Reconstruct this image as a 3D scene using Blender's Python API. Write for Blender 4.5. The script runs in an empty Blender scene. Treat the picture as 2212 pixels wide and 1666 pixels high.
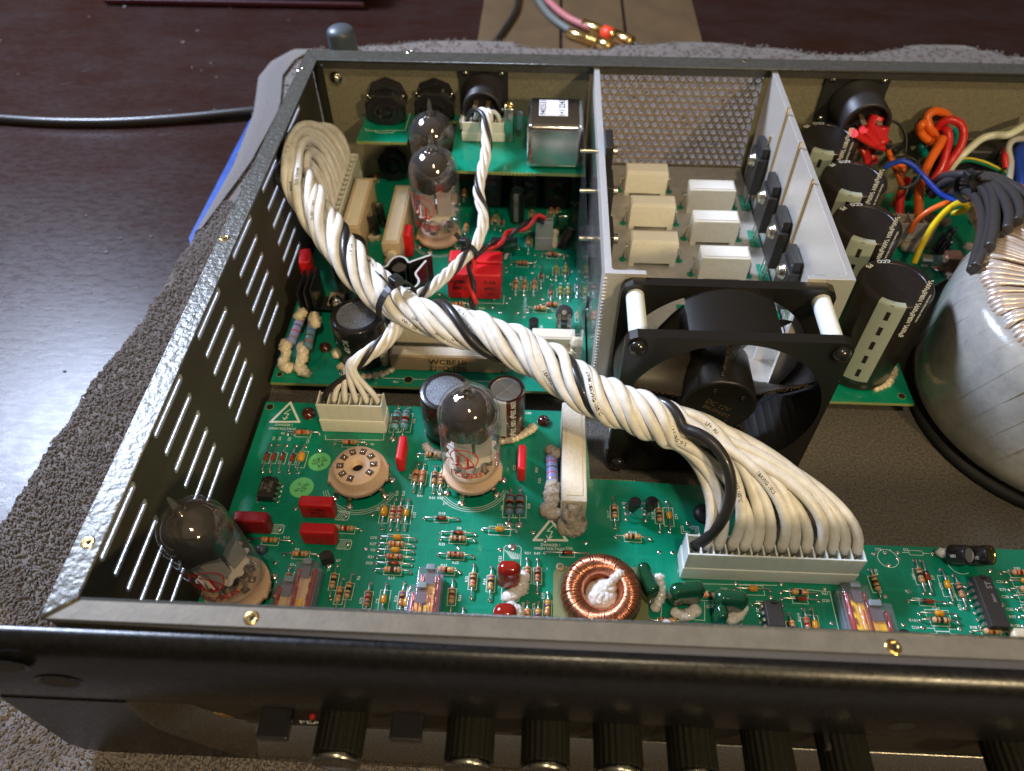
import bpy, math, random
from mathutils import Vector, Matrix, noise
random.seed(7)
PI = math.pi
S = bpy.context.scene
COL = S.collection
S.unit_settings.scale_length = 0.01          # one unit is one centimetre
# ------------------------------------------------------------------ camera
CAM = (12.503714, -7.696535, 27.258798)
ROT = (0.71222, 0.001185, 0.044577)
FPX = 1643.8535                               # focal length in 2212-wide pixels
cd = bpy.data.cameras.new('camera'); cam = bpy.data.objects.new('camera', cd); COL.objects.link(cam)
cam.location = CAM; cam.rotation_euler = ROT
cd.sensor_width = 72; cd.lens = FPX / 2212 * 72
cd.clip_start = 0.5; cd.clip_end = 2000
cd.dof.use_dof = True; cd.dof.focus_distance = 29.0; cd.dof.aperture_fstop = 0.25
S.camera = cam
# ------------------------------------------------------------------ world and lamps
w = bpy.data.worlds.new('World'); S.world = w; w.use_nodes = True
bg = w.node_tree.nodes['Background']; bg.inputs[1].default_value = 1.0
_n = w.node_tree.nodes; _l = w.node_tree.links; _tc = _n.new('ShaderNodeTexCoord'); _sx = _n.new('ShaderNodeSeparateXYZ'); _rp = _n.new('ShaderNodeValToRGB')   # dim room: dark walls, paler ceiling
_l.new(_tc.outputs['Generated'], _sx.inputs[0]); _l.new(_sx.outputs['Z'], _rp.inputs[0]); _l.new(_rp.outputs[0], bg.inputs[0])
_rp.color_ramp.elements[0].position = 0.0; _rp.color_ramp.elements[0].color = (.022, .014, .009, 1); _rp.color_ramp.elements[1].position = .8; _rp.color_ramp.elements[1].color = (.16, .132, .098, 1)
_e = _rp.color_ramp.elements.new(.3); _e.color = (.045, .032, .022, 1)
def lamp(name, loc, aim, power, col, size, sy=None):
    l = bpy.data.lights.new(name, 'AREA'); l.energy = power; l.color = col; l.size = size
    if sy: l.shape = 'RECTANGLE'; l.size_y = sy
    o = bpy.data.objects.new(name, l); COL.objects.link(o); o.location = loc
    o.rotation_euler = (Vector(aim) - Vector(loc)).to_track_quat('-Z', 'Y').to_euler()
    return o
lamp('cool_lamp', (-63, 66, 79), (5, 10, 3), 262000, (.64, .75, 1.0), 30, 20)
lamp('warm_lamp', (70, -72, 66), (15, 12, 3), 62000, (1.0, .77, .44), 7)
lamp('warm_ceiling_bulb', (22, -34, 95), (12, 15, 3), 34000, (1.0, .82, .54), 5)
S.view_settings.view_transform = 'Standard'; S.view_settings.look = 'None'
S.view_settings.exposure = 0.16; S.view_settings.gamma = 1
S.render.engine = 'CYCLES'
S.cycles.max_bounces = 12; S.cycles.transmission_bounces = 10; S.cycles.transparent_max_bounces = 12
# ------------------------------------------------------------------ picture point -> place point
MR = cam.rotation_euler.to_matrix(); CV = Vector(CAM)
CR = dict(A=(487.9,813.2,.2278),B=(325.3,1030.1,.2206),C=(759.0,1057.2,.2206),D=(1138.5,1003,.2451),E=(1669.8,1030.1,.2451),
 F=(867.4,786.1,.21157),G=(921.7,352.4,.2278),H=(542.2,406.6,.2604),I=(1246.9,515,.3254),J=(1734.9,488,.24405),
 K=(1274,135.5,.2766),L=(704.8,135.5,.28186),M=(1734.9,189.8,.21568),N=(1572.2,81.3,.28921),O=(569.3,244,.17897),P=(1030.1,0,.2451),Z=(0,0,1))
def at(c, x, y, z=None, X=None, Y=None):
    o = CR[c]; x = o[0] + o[2]*x; y = o[1] + o[2]*y
    d = MR @ Vector(((x-1106)/FPX, -(y-833)/FPX, -1))
    if z is not None: t = (z-CV.z)/d.z
    elif X is not None: t = (X-CV.x)/d.x
    else: t = (Y-CV.y)/d.y
    return CV + d*t
# ------------------------------------------------------------------ materials
MATS = {}
def mat(name, col, rough=.5, metal=0, coat=0, trans=0, ior=1.45, bump=0, bscale=20, bdetail=3, var=0, vscale=5, var2=None, sheen=0, rvar=0, emit=None, alpha=1, sss=0):
    if name in MATS: return MATS[name]
    m = bpy.data.materials.new(name); m.use_nodes = True; nt = m.node_tree; N = nt.nodes; L = nt.links
    b = N['Principled BSDF']
    b.inputs['Base Color'].default_value = (*col, 1); b.inputs['Roughness'].default_value = rough
    b.inputs['Metallic'].default_value = metal; b.inputs['Coat Weight'].default_value = coat; b.inputs['Coat Roughness'].default_value = .08
    b.inputs['Transmission Weight'].default_value = trans; b.inputs['IOR'].default_value = ior
    b.inputs['Sheen Weight'].default_value = sheen; b.inputs['Alpha'].default_value = alpha
    if sss:
        b.inputs['Subsurface Weight'].default_value = sss; b.inputs['Subsurface Radius'].default_value = (.25, .22, .16); b.inputs['Subsurface Scale'].default_value = .5
    if bump or var or rvar:
        tc = N.new('ShaderNodeTexCoord')
    if bump:
        n = N.new('ShaderNodeTexNoise'); n.inputs['Scale'].default_value = bscale; n.inputs['Detail'].default_value = bdetail
        L.new(tc.outputs['Object'], n.inputs['Vector'])
        bm = N.new('ShaderNodeBump'); bm.inputs['Strength'].default_value = min(1, bump); bm.inputs['Distance'].default_value = .05*max(1, bump)
        L.new(n.outputs['Fac'], bm.inputs['Height']); L.new(bm.outputs['Normal'], b.inputs['Normal'])
    if var:
        n = N.new('ShaderNodeTexNoise'); n.inputs['Scale'].default_value = vscale; n.inputs['Detail'].default_value = 6; n.inputs['Roughness'].default_value = .65
        L.new(tc.outputs['Object'], n.inputs['Vector'])
        mx = N.new('ShaderNodeMix'); mx.data_type = 'RGBA'
        c2 = var2 if var2 else tuple(min(1, c*(1-var)) for c in col)
        mx.inputs[6].default_value = (*col, 1); mx.inputs[7].default_value = (*c2, 1)
        mr = N.new('ShaderNodeMapRange'); mr.inputs[1].default_value = .38; mr.inputs[2].default_value = .68
        L.new(n.outputs['Fac'], mr.inputs[0]); L.new(mr.outputs[0], mx.inputs[0]); L.new(mx.outputs[2], b.inputs['Base Color'])
    if rvar:
        n = N.new('ShaderNodeTexNoise'); n.inputs['Scale'].default_value = vscale*1.7; n.inputs['Detail'].default_value = 4
        L.new(tc.outputs['Object'], n.inputs['Vector'])
        mr = N.new('ShaderNodeMapRange'); mr.inputs[3].default_value = max(0, rough-rvar); mr.inputs[4].default_value = rough+rvar
        L.new(n.outputs['Fac'], mr.inputs[0]); L.new(mr.outputs[0], b.inputs['Roughness'])
    MATS[name] = m
    return m
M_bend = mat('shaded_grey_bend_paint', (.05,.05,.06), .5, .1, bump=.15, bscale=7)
M_rimf = mat('smooth_warm_lit_paint', (.165,.145,.108), .5, .1, bump=.14, bscale=7.5, bdetail=2, var=.2, vscale=2)  # front rim's copy of the grey paint, warm light put into its colour
M_paint = mat('hammered_grey_paint', (.095,.093,.08), .33, .3, bump=.6, bscale=5.2, bdetail=2, var=.25, vscale=3, rvar=.08)
M_paintfloor = mat('textured_dark_paint', (.15,.133,.108), .5, .1, bump=.8, bscale=9, bdetail=3, var=.62, vscale=9)
M_paintin = mat('inner_grey_paint', (.085,.078,.058), .5, .15, bump=.5, bscale=16, bdetail=3, var=.35, vscale=14)
M_hood = mat('black_glossy_extrusion', (.007,.0065,.0065), .3, 0, coat=0, bump=.08, bscale=5, rvar=.12, vscale=4, var=.5)
M_hood.node_tree.nodes['Principled BSDF'].inputs['Specular IOR Level'].default_value = .5
M_chrome = mat('satin_chrome', (.36,.34,.29), .26, 1, rvar=.1, vscale=9, bump=.05, bscale=30)
M_pan = mat('black_panel_face', (.035,.03,.022), .4, .4, rvar=.1)
M_knob = mat('dusty_black_knob', (.007,.0065,.0055), .6, bump=.5, bscale=24, var=.9, vscale=30, var2=(.018,.016,.01))
M_knob.node_tree.nodes['Principled BSDF'].inputs['Specular IOR Level'].default_value = .15
M_slot = mat('lit_slot_edge', (.55,.57,.62), .3, .5, bump=.4, bscale=9)  # cool light catching the slot lips is put into this pale colour
M_pcb = mat('green_solder_mask', (.0,.235,.135), .32, 0, coat=.45, bump=.06, bscale=9, var=.35, vscale=1.6, var2=(.0,.20,.118))
M_pcbedge = mat('board_edge', (.25,.30,.10), .6)
M_trace = mat('green_trace', (.002,.25,.148), .28, coat=.5)
M_silk = mat('white_silkscreen', (.74,.78,.70), .6)
M_solder = mat('solder', (.72,.70,.66), .22, 1, bump=.2, bscale=18)
M_lead = mat('tinned_lead', (.66,.63,.58), .28, 1)
M_beige = mat('beige_lacquer', (.62,.36,.17), .38, coat=.3, var=.15, vscale=12)
M_tan = mat('tan_lacquer', (.42,.2,.11), .35, coat=.3)
M_rblue = mat('blue_lacquer', (.13,.33,.38), .35, coat=.3)
M_steel = mat('steel_blue_lacquer', (.10,.2,.25), .35, coat=.3)
M_lav = mat('lavender_ceramic', (.25,.27,.52), .42, var=.15, vscale=6)
BC = dict(k=mat('band_black', (.02,.02,.02), .35), n=mat('band_brown', (.11,.035,.015), .35), r=mat('band_red', (.5,.03,.02), .35),
 o=mat('band_orange', (.62,.12,.01), .35), y=mat('band_yellow', (.65,.42,.02), .35), g=mat('band_green', (.05,.2,.04), .35),
 b=mat('band_blue', (.03,.06,.4), .35), v=mat('band_violet', (.18,.06,.3), .35), w=mat('band_white', (.7,.68,.6), .35), d=mat('band_gold', (.45,.26,.07), .3, .5))
M_diode = mat('diode_glass', (.40,.045,.012), .12, coat=.8, var=.6, vscale=18, var2=(.08,.01,.005))
M_amber = mat('amber_epoxy', (.68,.30,.015), .25, coat=.7, var=.1)
M_redcap = mat('red_plastic', (.60,.010,.016), .4, bump=.12, bscale=40, var=.12, vscale=30)
M_redcapd = mat('dark_red_plastic', (.30,.008,.014), .4, bump=.1, bscale=40)
M_inkb = mat('black_ink', (.015,.012,.012), .6)
M_inkr = mat('red_print', (.62,.012,.015), .5)
M_inkw = mat('white_print', (.75,.77,.72), .5)
M_wire = mat('white_wire_insulation', (.78,.76,.71), .46, coat=.05, sss=.05, var=.2, vscale=1.6, var2=(.62,.58,.50), bump=.12, bscale=3)
M_wireb = mat('black_wire_insulation', (.02,.018,.017), .38, coat=.2, bump=.1, bscale=25)
M_nylon = mat('milky_nylon', (.82,.81,.70), .35, trans=.12, sss=.3, var=.08, vscale=2)
M_nylon2 = mat('milky_nylon_pale', (.80,.84,.79), .35, trans=.1, sss=.3)
M_black = mat('black_plastic', (.022,.021,.021), .42, bump=.1, bscale=20)
M_blackg = mat('black_gloss_plastic', (.016,.015,.016), .22, coat=.3, bump=.06, bscale=6)
M_fan = mat('fan_black_plastic', (.008,.0075,.007), .34, bump=.1, bscale=30, var=.6, vscale=22, var2=(.016,.013,.009))
M_dust = mat('brown_dust', (.10,.062,.03), .95, bump=1, bscale=20, var=.6, vscale=14)
M_blade = mat('fan_blade_plastic', (.014,.013,.012), .36, bump=.12, bscale=28, var=.8, vscale=14, var2=(.04,.03,.017))
M_sleeve = mat('black_shrink_sleeve', (.018,.015,.015), .3, coat=.3, bump=.08, bscale=8, rvar=.1)
M_sleeve2 = mat('brown_black_sleeve', (.012,.009,.009), .35, coat=.3, bump=.1, bscale=10, var=.6, vscale=12, var2=(.02,.015,.012))
M_stripe = mat('pale_sage_stripe', (.33,.38,.32), .45)
M_stripe2 = mat('grey_stripe', (.17,.2,.2), .45)
M_maroon = mat('maroon_sleeve', (.045,.012,.010), .3, coat=.4)
M_captop = mat('speckled_grey_cap_top', (.26,.28,.32), .5, .3, bump=.5, bscale=30, var=.9, vscale=15, var2=(.07,.08,.10))
M_alutop = mat('dull_aluminium_cap_top', (.42,.43,.46), .42, .8, bump=.4, bscale=40)
M_alu = mat('milled_aluminium', (.82,.77,.69), .36, .6, bump=.06, bscale=12, rvar=.08, vscale=4)
M_aluedge = mat('sawn_aluminium_edge', (.74,.74,.74), .5, .75, bump=.5, bscale=22, bdetail=5)
M_aluplate = mat('dull_aluminium_plate', (.55,.53,.49), .42, .5, bump=.05, bscale=8, var=.2, vscale=2)
M_can = mat('pressed_steel_can', (.55,.52,.48), .2, 1, bump=.05, bscale=4, rvar=.05)
M_zinc = mat('zinc_screw', (.62,.58,.48), .25, 1, bump=.2, bscale=20)
M_brass = mat('brass', (.72,.48,.16), .22, 1)
M_gold = mat('gold_plate', (.83,.55,.22), .22, 1)
M_cem = mat('cream_ceramic', (.56,.42,.25), .75, bump=.25, bscale=30, var=.15, vscale=8)
M_cemw = mat('white_ceramic', (.68,.62,.50), .7, bump=.25, bscale=30, var=.12, vscale=6)
M_cemt = mat('cement_filling', (.74,.66,.52), .85, bump=.5, bscale=18, var=.15, vscale=9)
M_cemp = mat('pale_cement_block', (.76,.73,.62), .65, bump=.15, bscale=20, var=.08)
M_glue = mat('cream_silicone', (.68,.58,.40), .35, coat=.3, bump=.3, bscale=9, var=.2, vscale=4, sss=.1)
M_gluew = mat('white_silicone', (.72,.68,.63), .3, coat=.4, bump=.3, bscale=8, sss=.1)
M_glued = mat('dusty_silicone', (.50,.43,.34), .8, bump=.8, bscale=16, var=.45, vscale=9)
M_socket = mat('tan_phenolic', (.62,.42,.27), .42, bump=.15, bscale=30, var=.1, vscale=10)
M_hole = mat('dark_hole', (.012,.010,.008), .9)
def clear(name, tint, rough=.02, haze=.03, ior=1.5):
    m = bpy.data.materials.new(name); m.use_nodes = True; N = m.node_tree.nodes; L = m.node_tree.links; N.remove(N['Principled BSDF']); out = N['Material Output']
    t = N.new('ShaderNodeBsdfTransparent'); t.inputs[0].default_value = (*tint, 1); g = N.new('ShaderNodeBsdfGlossy'); g.inputs['Roughness'].default_value = rough
    d = N.new('ShaderNodeBsdfDiffuse'); d.inputs[0].default_value = (*tint, 1); lw = N.new('ShaderNodeLayerWeight'); pw = N.new('ShaderNodeMath'); pw.operation = 'POWER'; pw.inputs[1].default_value = 3.6; fr = N.new('ShaderNodeMath'); fr.operation = 'MULTIPLY_ADD'; fr.inputs[1].default_value = .75; fr.inputs[2].default_value = .045; L.new(lw.outputs['Facing'], pw.inputs[0]); L.new(pw.outputs[0], fr.inputs[0])
    a = N.new('ShaderNodeMixShader'); b_ = N.new('ShaderNodeMixShader'); a.inputs[0].default_value = haze
    L.new(t.outputs[0], a.inputs[1]); L.new(d.outputs[0], a.inputs[2]); L.new(fr.outputs[0], b_.inputs[0]); L.new(a.outputs[0], b_.inputs[1]); L.new(g.outputs[0], b_.inputs[2]); L.new(b_.outputs[0], out.inputs[0])
    MATS[name] = m; return m
M_glass = clear('clear_glass', (.97,.96,.96), .02, .035)
M_getter = mat('silvery_getter_coating', (.21,.16,.12), .08, 1, bump=.06, bscale=3, var=.55, vscale=2.2, var2=(.07,.04,.025))
M_mica = mat('mica_disc', (.85,.78,.66), .4, trans=.15)
M_plate = mat('grey_tube_plate', (.40,.37,.34), .45, .15)
M_resin = mat('burnt_resin', (.07,.012,.006), .12, coat=.8, bump=.2, bscale=6)
M_sticker = mat('green_sticker', (.16,.62,.20), .45)
M_copper = mat('copper_wire', (.78,.34,.20), .26, .95, var=.35, vscale=4, var2=(.55,.21,.11))
M_base = mat('olive_fibre_board', (.19,.21,.09), .6, bump=.2, bscale=20)
M_crimson = mat('crimson_epoxy', (.28,.012,.006), .12, coat=.9)
M_dgreen = mat('dark_green_epoxy', (.004,.055,.022), .10, coat=.9, bump=.2, bscale=5)
M_clearpink = clear('clear_pink_plastic', (.96,.89,.92), .06, .05)
M_yellow = mat('yellow_coil', (.92,.62,.02), .4)
M_relgrey = mat('blue_grey_plastic', (.22,.28,.33), .4)
M_relred = mat('red_winding', (.45,.01,.02), .2, coat=.5)
M_film = clear('clear_film', (.97,.97,.97), .08, .03)
M_trans = mat('milky_wrapping_film', (.36,.355,.33), .22, coat=.6, bump=.25, bscale=3, var=.25, vscale=1.2, sss=.0)
M_wind = mat('wrapped_enamel_wire', (.58,.45,.37), .3, .45, coat=.7, var=.5, vscale=1.3, var2=(.72,.68,.66))
M_rubber = mat('black_rubber', (.012,.012,.012), .7)
def wcol(n, c): return mat(n, c, .38, coat=.15, var=.12, vscale=2)
M_wr = wcol('red_wire_insulation', (.62,.02,.02)); M_wo = wcol('orange_wire_insulation', (.80,.14,.015)); M_wt = wcol('teal_wire_insulation', (.0,.20,.17))
M_wbl = wcol('blue_wire_insulation', (.015,.06,.42)); M_wy = wcol('yellow_wire_insulation', (.82,.60,.01)); M_wc = wcol('cream_wire_insulation', (.66,.68,.52))
M_wg = wcol('grey_rubber_cable', (.045,.042,.042)); M_wgn = wcol('green_wire_insulation', (.01,.24,.12)); M_shr = mat('red_shrink_tube', (.62,.02,.02), .3, coat=.3, bump=.3, bscale=3)
M_towel = mat('grey_terry_cotton', (.155,.132,.118), .95, sheen=.15, var=.3, vscale=2.5)
M_hem = mat('grey_woven_hem', (.165,.148,.14), .95, sheen=.15, bump=.5, bscale=14, var=.25, vscale=6)
M_blue = mat('blue_sheet', (.010,.07,.36), .5, var=.35, vscale=.5, bump=.5, bscale=1.2)
# ------------------------------------------------------------------ mesh builder
class MB:
    def __init__(s): s.v = []; s.f = []; s.m = []; s.s = []; s.mats = []
    def mi(s, m):
        if m not in s.mats: s.mats.append(m)
        return s.mats.index(m)
    def add(s, vs, fs, m, smooth=False, X=None):
        o = len(s.v); k = s.mi(m)
        s.v += [tuple(X @ Vector(v)) for v in vs] if X is not None else [tuple(v) for v in vs]
        s.f += [tuple(i+o for i in f) for f in fs]
        s.m += [k]*len(fs); s.s += [smooth]*len(fs); return s
    def box(s, c, d, m, r=0, k=1, X=None, taper=None):
        h = [d[0]/2, d[1]/2, d[2]/2]
        if r <= 0:
            vs = [(x*h[0], y*h[1], z*h[2]) for x in (-1,1) for y in (-1,1) for z in (-1,1)]
            fs = [(0,1,3,2),(4,6,7,5),(0,4,5,1),(2,3,7,6),(0,2,6,4),(1,5,7,3)]; sm = False
        else:
            r = min(r, *[q*.999 for q in h]); T = [math.tan(PI/4*i/k) for i in range(k, -1, -1)]
            L = [(-t, -1) for t in T] + [(t, 1) for t in reversed(T)]
            key = {}; vs = []; fs = []
            def gv(u, sg):
                n = Vector(u).normalized()
                p = tuple(round(sg[i]*(h[i]-r) + n[i]*r, 5) for i in range(3))
                if p not in key: key[p] = len(vs); vs.append(p)
                return key[p]
            for ax in range(3):
                for sd in (-1, 1):
                    a1, a2 = (ax+1) % 3, (ax+2) % 3; g = []
                    for (ta, sa) in L:
                        row = []
                        for (tb, sb) in L:
                            u = [0,0,0]; u[ax] = sd; u[a1] = ta; u[a2] = tb
                            sg = [0,0,0]; sg[ax] = sd; sg[a1] = sa; sg[a2] = sb
                            row.append(gv(u, sg))
                        g.append(row)
                    n = len(L)
                    for i in range(n-1):
                        for j in range(n-1):
                            q = (g[i][j], g[i+1][j], g[i+1][j+1], g[i][j+1])
                            if sd < 0: q = q[::-1]
                            if len(set(q)) > 2: fs.append(tuple(dict.fromkeys(q)))
            sm = k > 1
        if taper: vs = [(x*(1+(taper-1)*(z/h[2]+1)/2), y*(1+(taper-1)*(z/h[2]+1)/2), z) for x, y, z in vs]
        T = Matrix.Translation(c)
        return s.add(vs, fs, m, sm, (X @ T) if X is not None else T)
    def ring(s, prof, m, n=24, X=None, smooth=True, ang=(0, 2*PI), close=False):
        # prof: list of (r, z) or (r, z, material) ; lathe about local z
        full = abs(ang[1]-ang[0]-2*PI) < 1e-6; nn = n if full else n+1
        vs = []
        for p in prof:
            for i in range(nn):
                a = ang[0] + (ang[1]-ang[0])*i/n
                vs.append((p[0]*math.cos(a), p[0]*math.sin(a), p[1]))
        base = len(s.v)
        vs = [tuple(X @ Vector(v)) for v in vs] if X is not None else vs
        s.v += vs
        for j in range(len(prof)-1):
            mm = prof[j][2] if len(prof[j]) > 2 else m
            k = s.mi(mm)
            if abs(prof[j][0]) < 1e-6 and abs(prof[j+1][0]) < 1e-6: continue
            for i in range(n):
                a = j*nn+i; b = j*nn+(i+1) % nn; c = (j+1)*nn+(i+1) % nn; d = (j+1)*nn+i
                s.f.append((a+base, b+base, c+base, d+base)); s.m.append(k); s.s.append(smooth)
        return s
    def cyl(s, p0, p1, r, m, n=12, r2=None, smooth=True, caps=True, mcap=None):
        p0 = Vector(p0); p1 = Vector(p1); d = p1-p0; h = d.length
        if h < 1e-6: return s
        X = Matrix.Translation(p0) @ d.to_track_quat('Z', 'Y').to_matrix().to_4x4(); r2 = r if r2 is None else r2
        s.ring([(r,0),(r2,h)], m, n, X, smooth)
        if caps:
            for (rr, z, fl) in ((r,0,True),(r2,h,False)):
                vs = [(rr*math.cos(2*PI*i/n), rr*math.sin(2*PI*i/n), z) for i in range(n)]
                f = tuple(range(n)); s.add(vs, [f[::-1] if fl else f], mcap or m, False, X)
        return s
    def sweep(s, path, r, m, n=8, caps=True, flat=1.0, up0=None, start_ang=0):
        path = [Vector(p) for p in path]; N = len(path)
        T = [(path[min(i+1,N-1)]-path[max(i-1,0)]).normalized() for i in range(N)]
        u = Vector(up0) if up0 else (Vector((0,0,1)) if abs(T[0].z) < .9 else Vector((0,1,0)))
        u = (u - T[0]*u.dot(T[0])).normalized(); vs = []; base = len(s.v)
        for i in range(N):
            u = (u - T[i]*u.dot(T[i])).normalized(); b = T[i].cross(u)
            rr = r[i] if isinstance(r, (list, tuple)) else r
            for k in range(n):
                a = 2*PI*k/n + start_ang
                s.v.append(tuple(path[i] + u*(rr*math.cos(a)*flat) + b*(rr*math.sin(a))))
        q = s.mi(m)
        for i in range(N-1):
            for k in range(n):
                s.f.append((base+i*n+k, base+i*n+(k+1)%n, base+(i+1)*n+(k+1)%n, base+(i+1)*n+k)); s.m.append(q); s.s.append(n > 4)
        if caps:
            s.f.append(tuple(base+k for k in range(n))[::-1]); s.m.append(q); s.s.append(False)
            s.f.append(tuple(base+(N-1)*n+k for k in range(n))); s.m.append(q); s.s.append(False)
        return s
    def prism(s, poly, z0, z1, m, mside=None, X=None, bottom=True):
        n = len(poly)
        A = sum(poly[i][0]*poly[(i+1)%n][1]-poly[(i+1)%n][0]*poly[i][1] for i in range(n))
        if A < 0: poly = list(poly)[::-1]
        lo = [(x,y,z0) for x,y in poly]; hi = [(x,y,z1) for x,y in poly]
        s.add(hi, [tuple(range(n))], m, False, X)
        if bottom: s.add(lo, [tuple(range(n))[::-1]], m, False, X)
        s.add(lo+hi, [(i,(i+1)%n,n+(i+1)%n,n+i) for i in range(n)], mside or m, False, X); return s
    def ball(s, c, r, m, sc=(1,1,1), n=14, k=8, X=None, disp=0, half=False, seed=0):
        vs = []; fs = []; lat = k
        for j in range(lat+1):
            t = PI*j/lat*(.5 if half else 1)
            for i in range(n):
                a = 2*PI*i/n; p = Vector((math.sin(t)*math.cos(a), math.sin(t)*math.sin(a), math.cos(t)))
                q = 1 + (disp*noise.noise(p*1.7 + Vector(c)*3 + Vector((seed,0,0))) if disp else 0)
                vs.append((c[0]+p.x*r*sc[0]*q, c[1]+p.y*r*sc[1]*q, c[2]+p.z*r*sc[2]*q))
        for j in range(lat):
            for i in range(n):
                fs.append((j*n+i, (j+1)*n+i, (j+1)*n+(i+1)%n, j*n+(i+1)%n))
        return s.add(vs, fs, m, True, X)
    def line(s, pts, wd, z, m, close=False):
        pts = [Vector((p[0], p[1])) for p in pts]
        if close: pts.append(pts[0])
        for i_, (a, b) in enumerate(zip(pts, pts[1:])):
            z = z + .0007
            d = b-a
            if d.length < 1e-6: continue
            d.normalize(); n = Vector((-d.y, d.x))*wd/2; a = a-d*wd/2; b = b+d*wd/2
            s.add([(*(a-n),z),(*(b-n),z),(*(b+n),z),(*(a+n),z)], [(0,1,2,3)], m)
        return s
    def disc(s, c, r, m, z=None, n=20, sx=1, sy=1, up=True, X=None):
        vs = [(c[0]+r*sx*math.cos(2*PI*i/n), c[1]+r*sy*math.sin(2*PI*i/n), c[2] if z is None else z) for i in range(n)]
        f = tuple(range(n)); return s.add(vs, [f if up else f[::-1]], m, False, X)
    def text(s, t, size, m, X=None, fn=None, align='C', sx=1.0):
        vs, fs, wd, ht = glyphs(t)
        k = size; ox = -wd/2 if align == 'C' else (-wd if align == 'R' else 0); oy = -.35
        pts = [((x+ox)*k*sx, (y+oy)*k, 0) for x, y in vs]
        if fn: return s.add([fn(p[0], p[1]) for p in pts], fs, m)
        return s.add(pts, fs, m, False, X)
    def build(s, name, parent=None, X=None, loc=None):
        me = bpy.data.meshes.new(name)
        if parent is not None: o0 = parent.matrix_basis.translation.copy() if parent.parent is None else parent['_w']; o0 = Vector(o0)
        elif loc is not None: o0 = Vector(loc)
        else:
            xs = [v[0] for v in s.v]; ys = [v[1] for v in s.v]; zs = [v[2] for v in s.v]
            o0 = Vector(((min(xs)+max(xs))/2, (min(ys)+max(ys))/2, min(zs)))
        me.from_pydata([(v[0]-o0.x, v[1]-o0.y, v[2]-o0.z) for v in s.v], [], s.f)
        for m in s.mats: me.materials.append(m)
        me.polygons.foreach_set('material_index', s.m); me.polygons.foreach_set('use_smooth', s.s); me.update()
        o = bpy.data.objects.new(name, me); COL.objects.link(o)
        if parent is not None: o.parent = parent
        else: o.location = o0
        o['_w'] = tuple(o0); return o
_G = {}
def glyphs(t):
    if t in _G: return _G[t]
    cu = bpy.data.curves.new('t', 'FONT'); cu.body = t; cu.size = 1; cu.resolution_u = 2; cu.offset = .014
    o = bpy.data.objects.new('t', cu); COL.objects.link(o)
    dg = bpy.context.evaluated_depsgraph_get(); me = o.evaluated_get(dg).to_mesh()
    vs = [(v.co.x, v.co.y) for v in me.vertices]; fs = [tuple(p.vertices) for p in me.polygons]
    o.evaluated_get(dg).to_mesh_clear(); bpy.data.objects.remove(o)
    wd = max([v[0] for v in vs] or [0]); _G[t] = (vs, fs, wd, 1); return _G[t]
def tag(o, label, cat, group=None):
    o['label'] = label; o['category'] = cat
    if group: o['group'] = group
    return o
def thing(name, loc, label, cat, group=None):
    o = bpy.data.objects.new(name, None); COL.objects.link(o); o.location = loc; o.empty_display_size = .3
    return tag(o, label, cat, group)
def catmull(pts, n=10):
    P = [Vector(p) for p in pts]; P = [P[0]*2-P[1]] + P + [P[-1]*2-P[-2]]; out = []
    for i in range(1, len(P)-2):
        for k in range(n):
            t = k/n; a,b,c,d = P[i-1],P[i],P[i+1],P[i+2]
            out.append(.5*((2*b)+(c-a)*t+(2*a-5*b+4*c-d)*t*t+(3*b-a-3*c+d)*t**3))
    out.append(P[-2].copy()); return out
def bez(a, b, c, d, n=14):
    a,b,c,d = map(Vector,(a,b,c,d)); return [a*(1-t)**3+b*3*t*(1-t)**2+c*3*t*t*(1-t)+d*t**3 for t in [i/n for i in range(n+1)]]
def T3(x, y, z, rz=0, rx=0, ry=0):
    return Matrix.Translation((x,y,z)) @ Matrix.Rotation(rz,4,'Z') @ Matrix.Rotation(ry,4,'Y') @ Matrix.Rotation(rx,4,'X')
D = 31.135; H = 8.6; W = 43.5
ZB = 1.05
# ================================================================== table, towel
def kind(o, k): o['kind'] = k; return o
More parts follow.
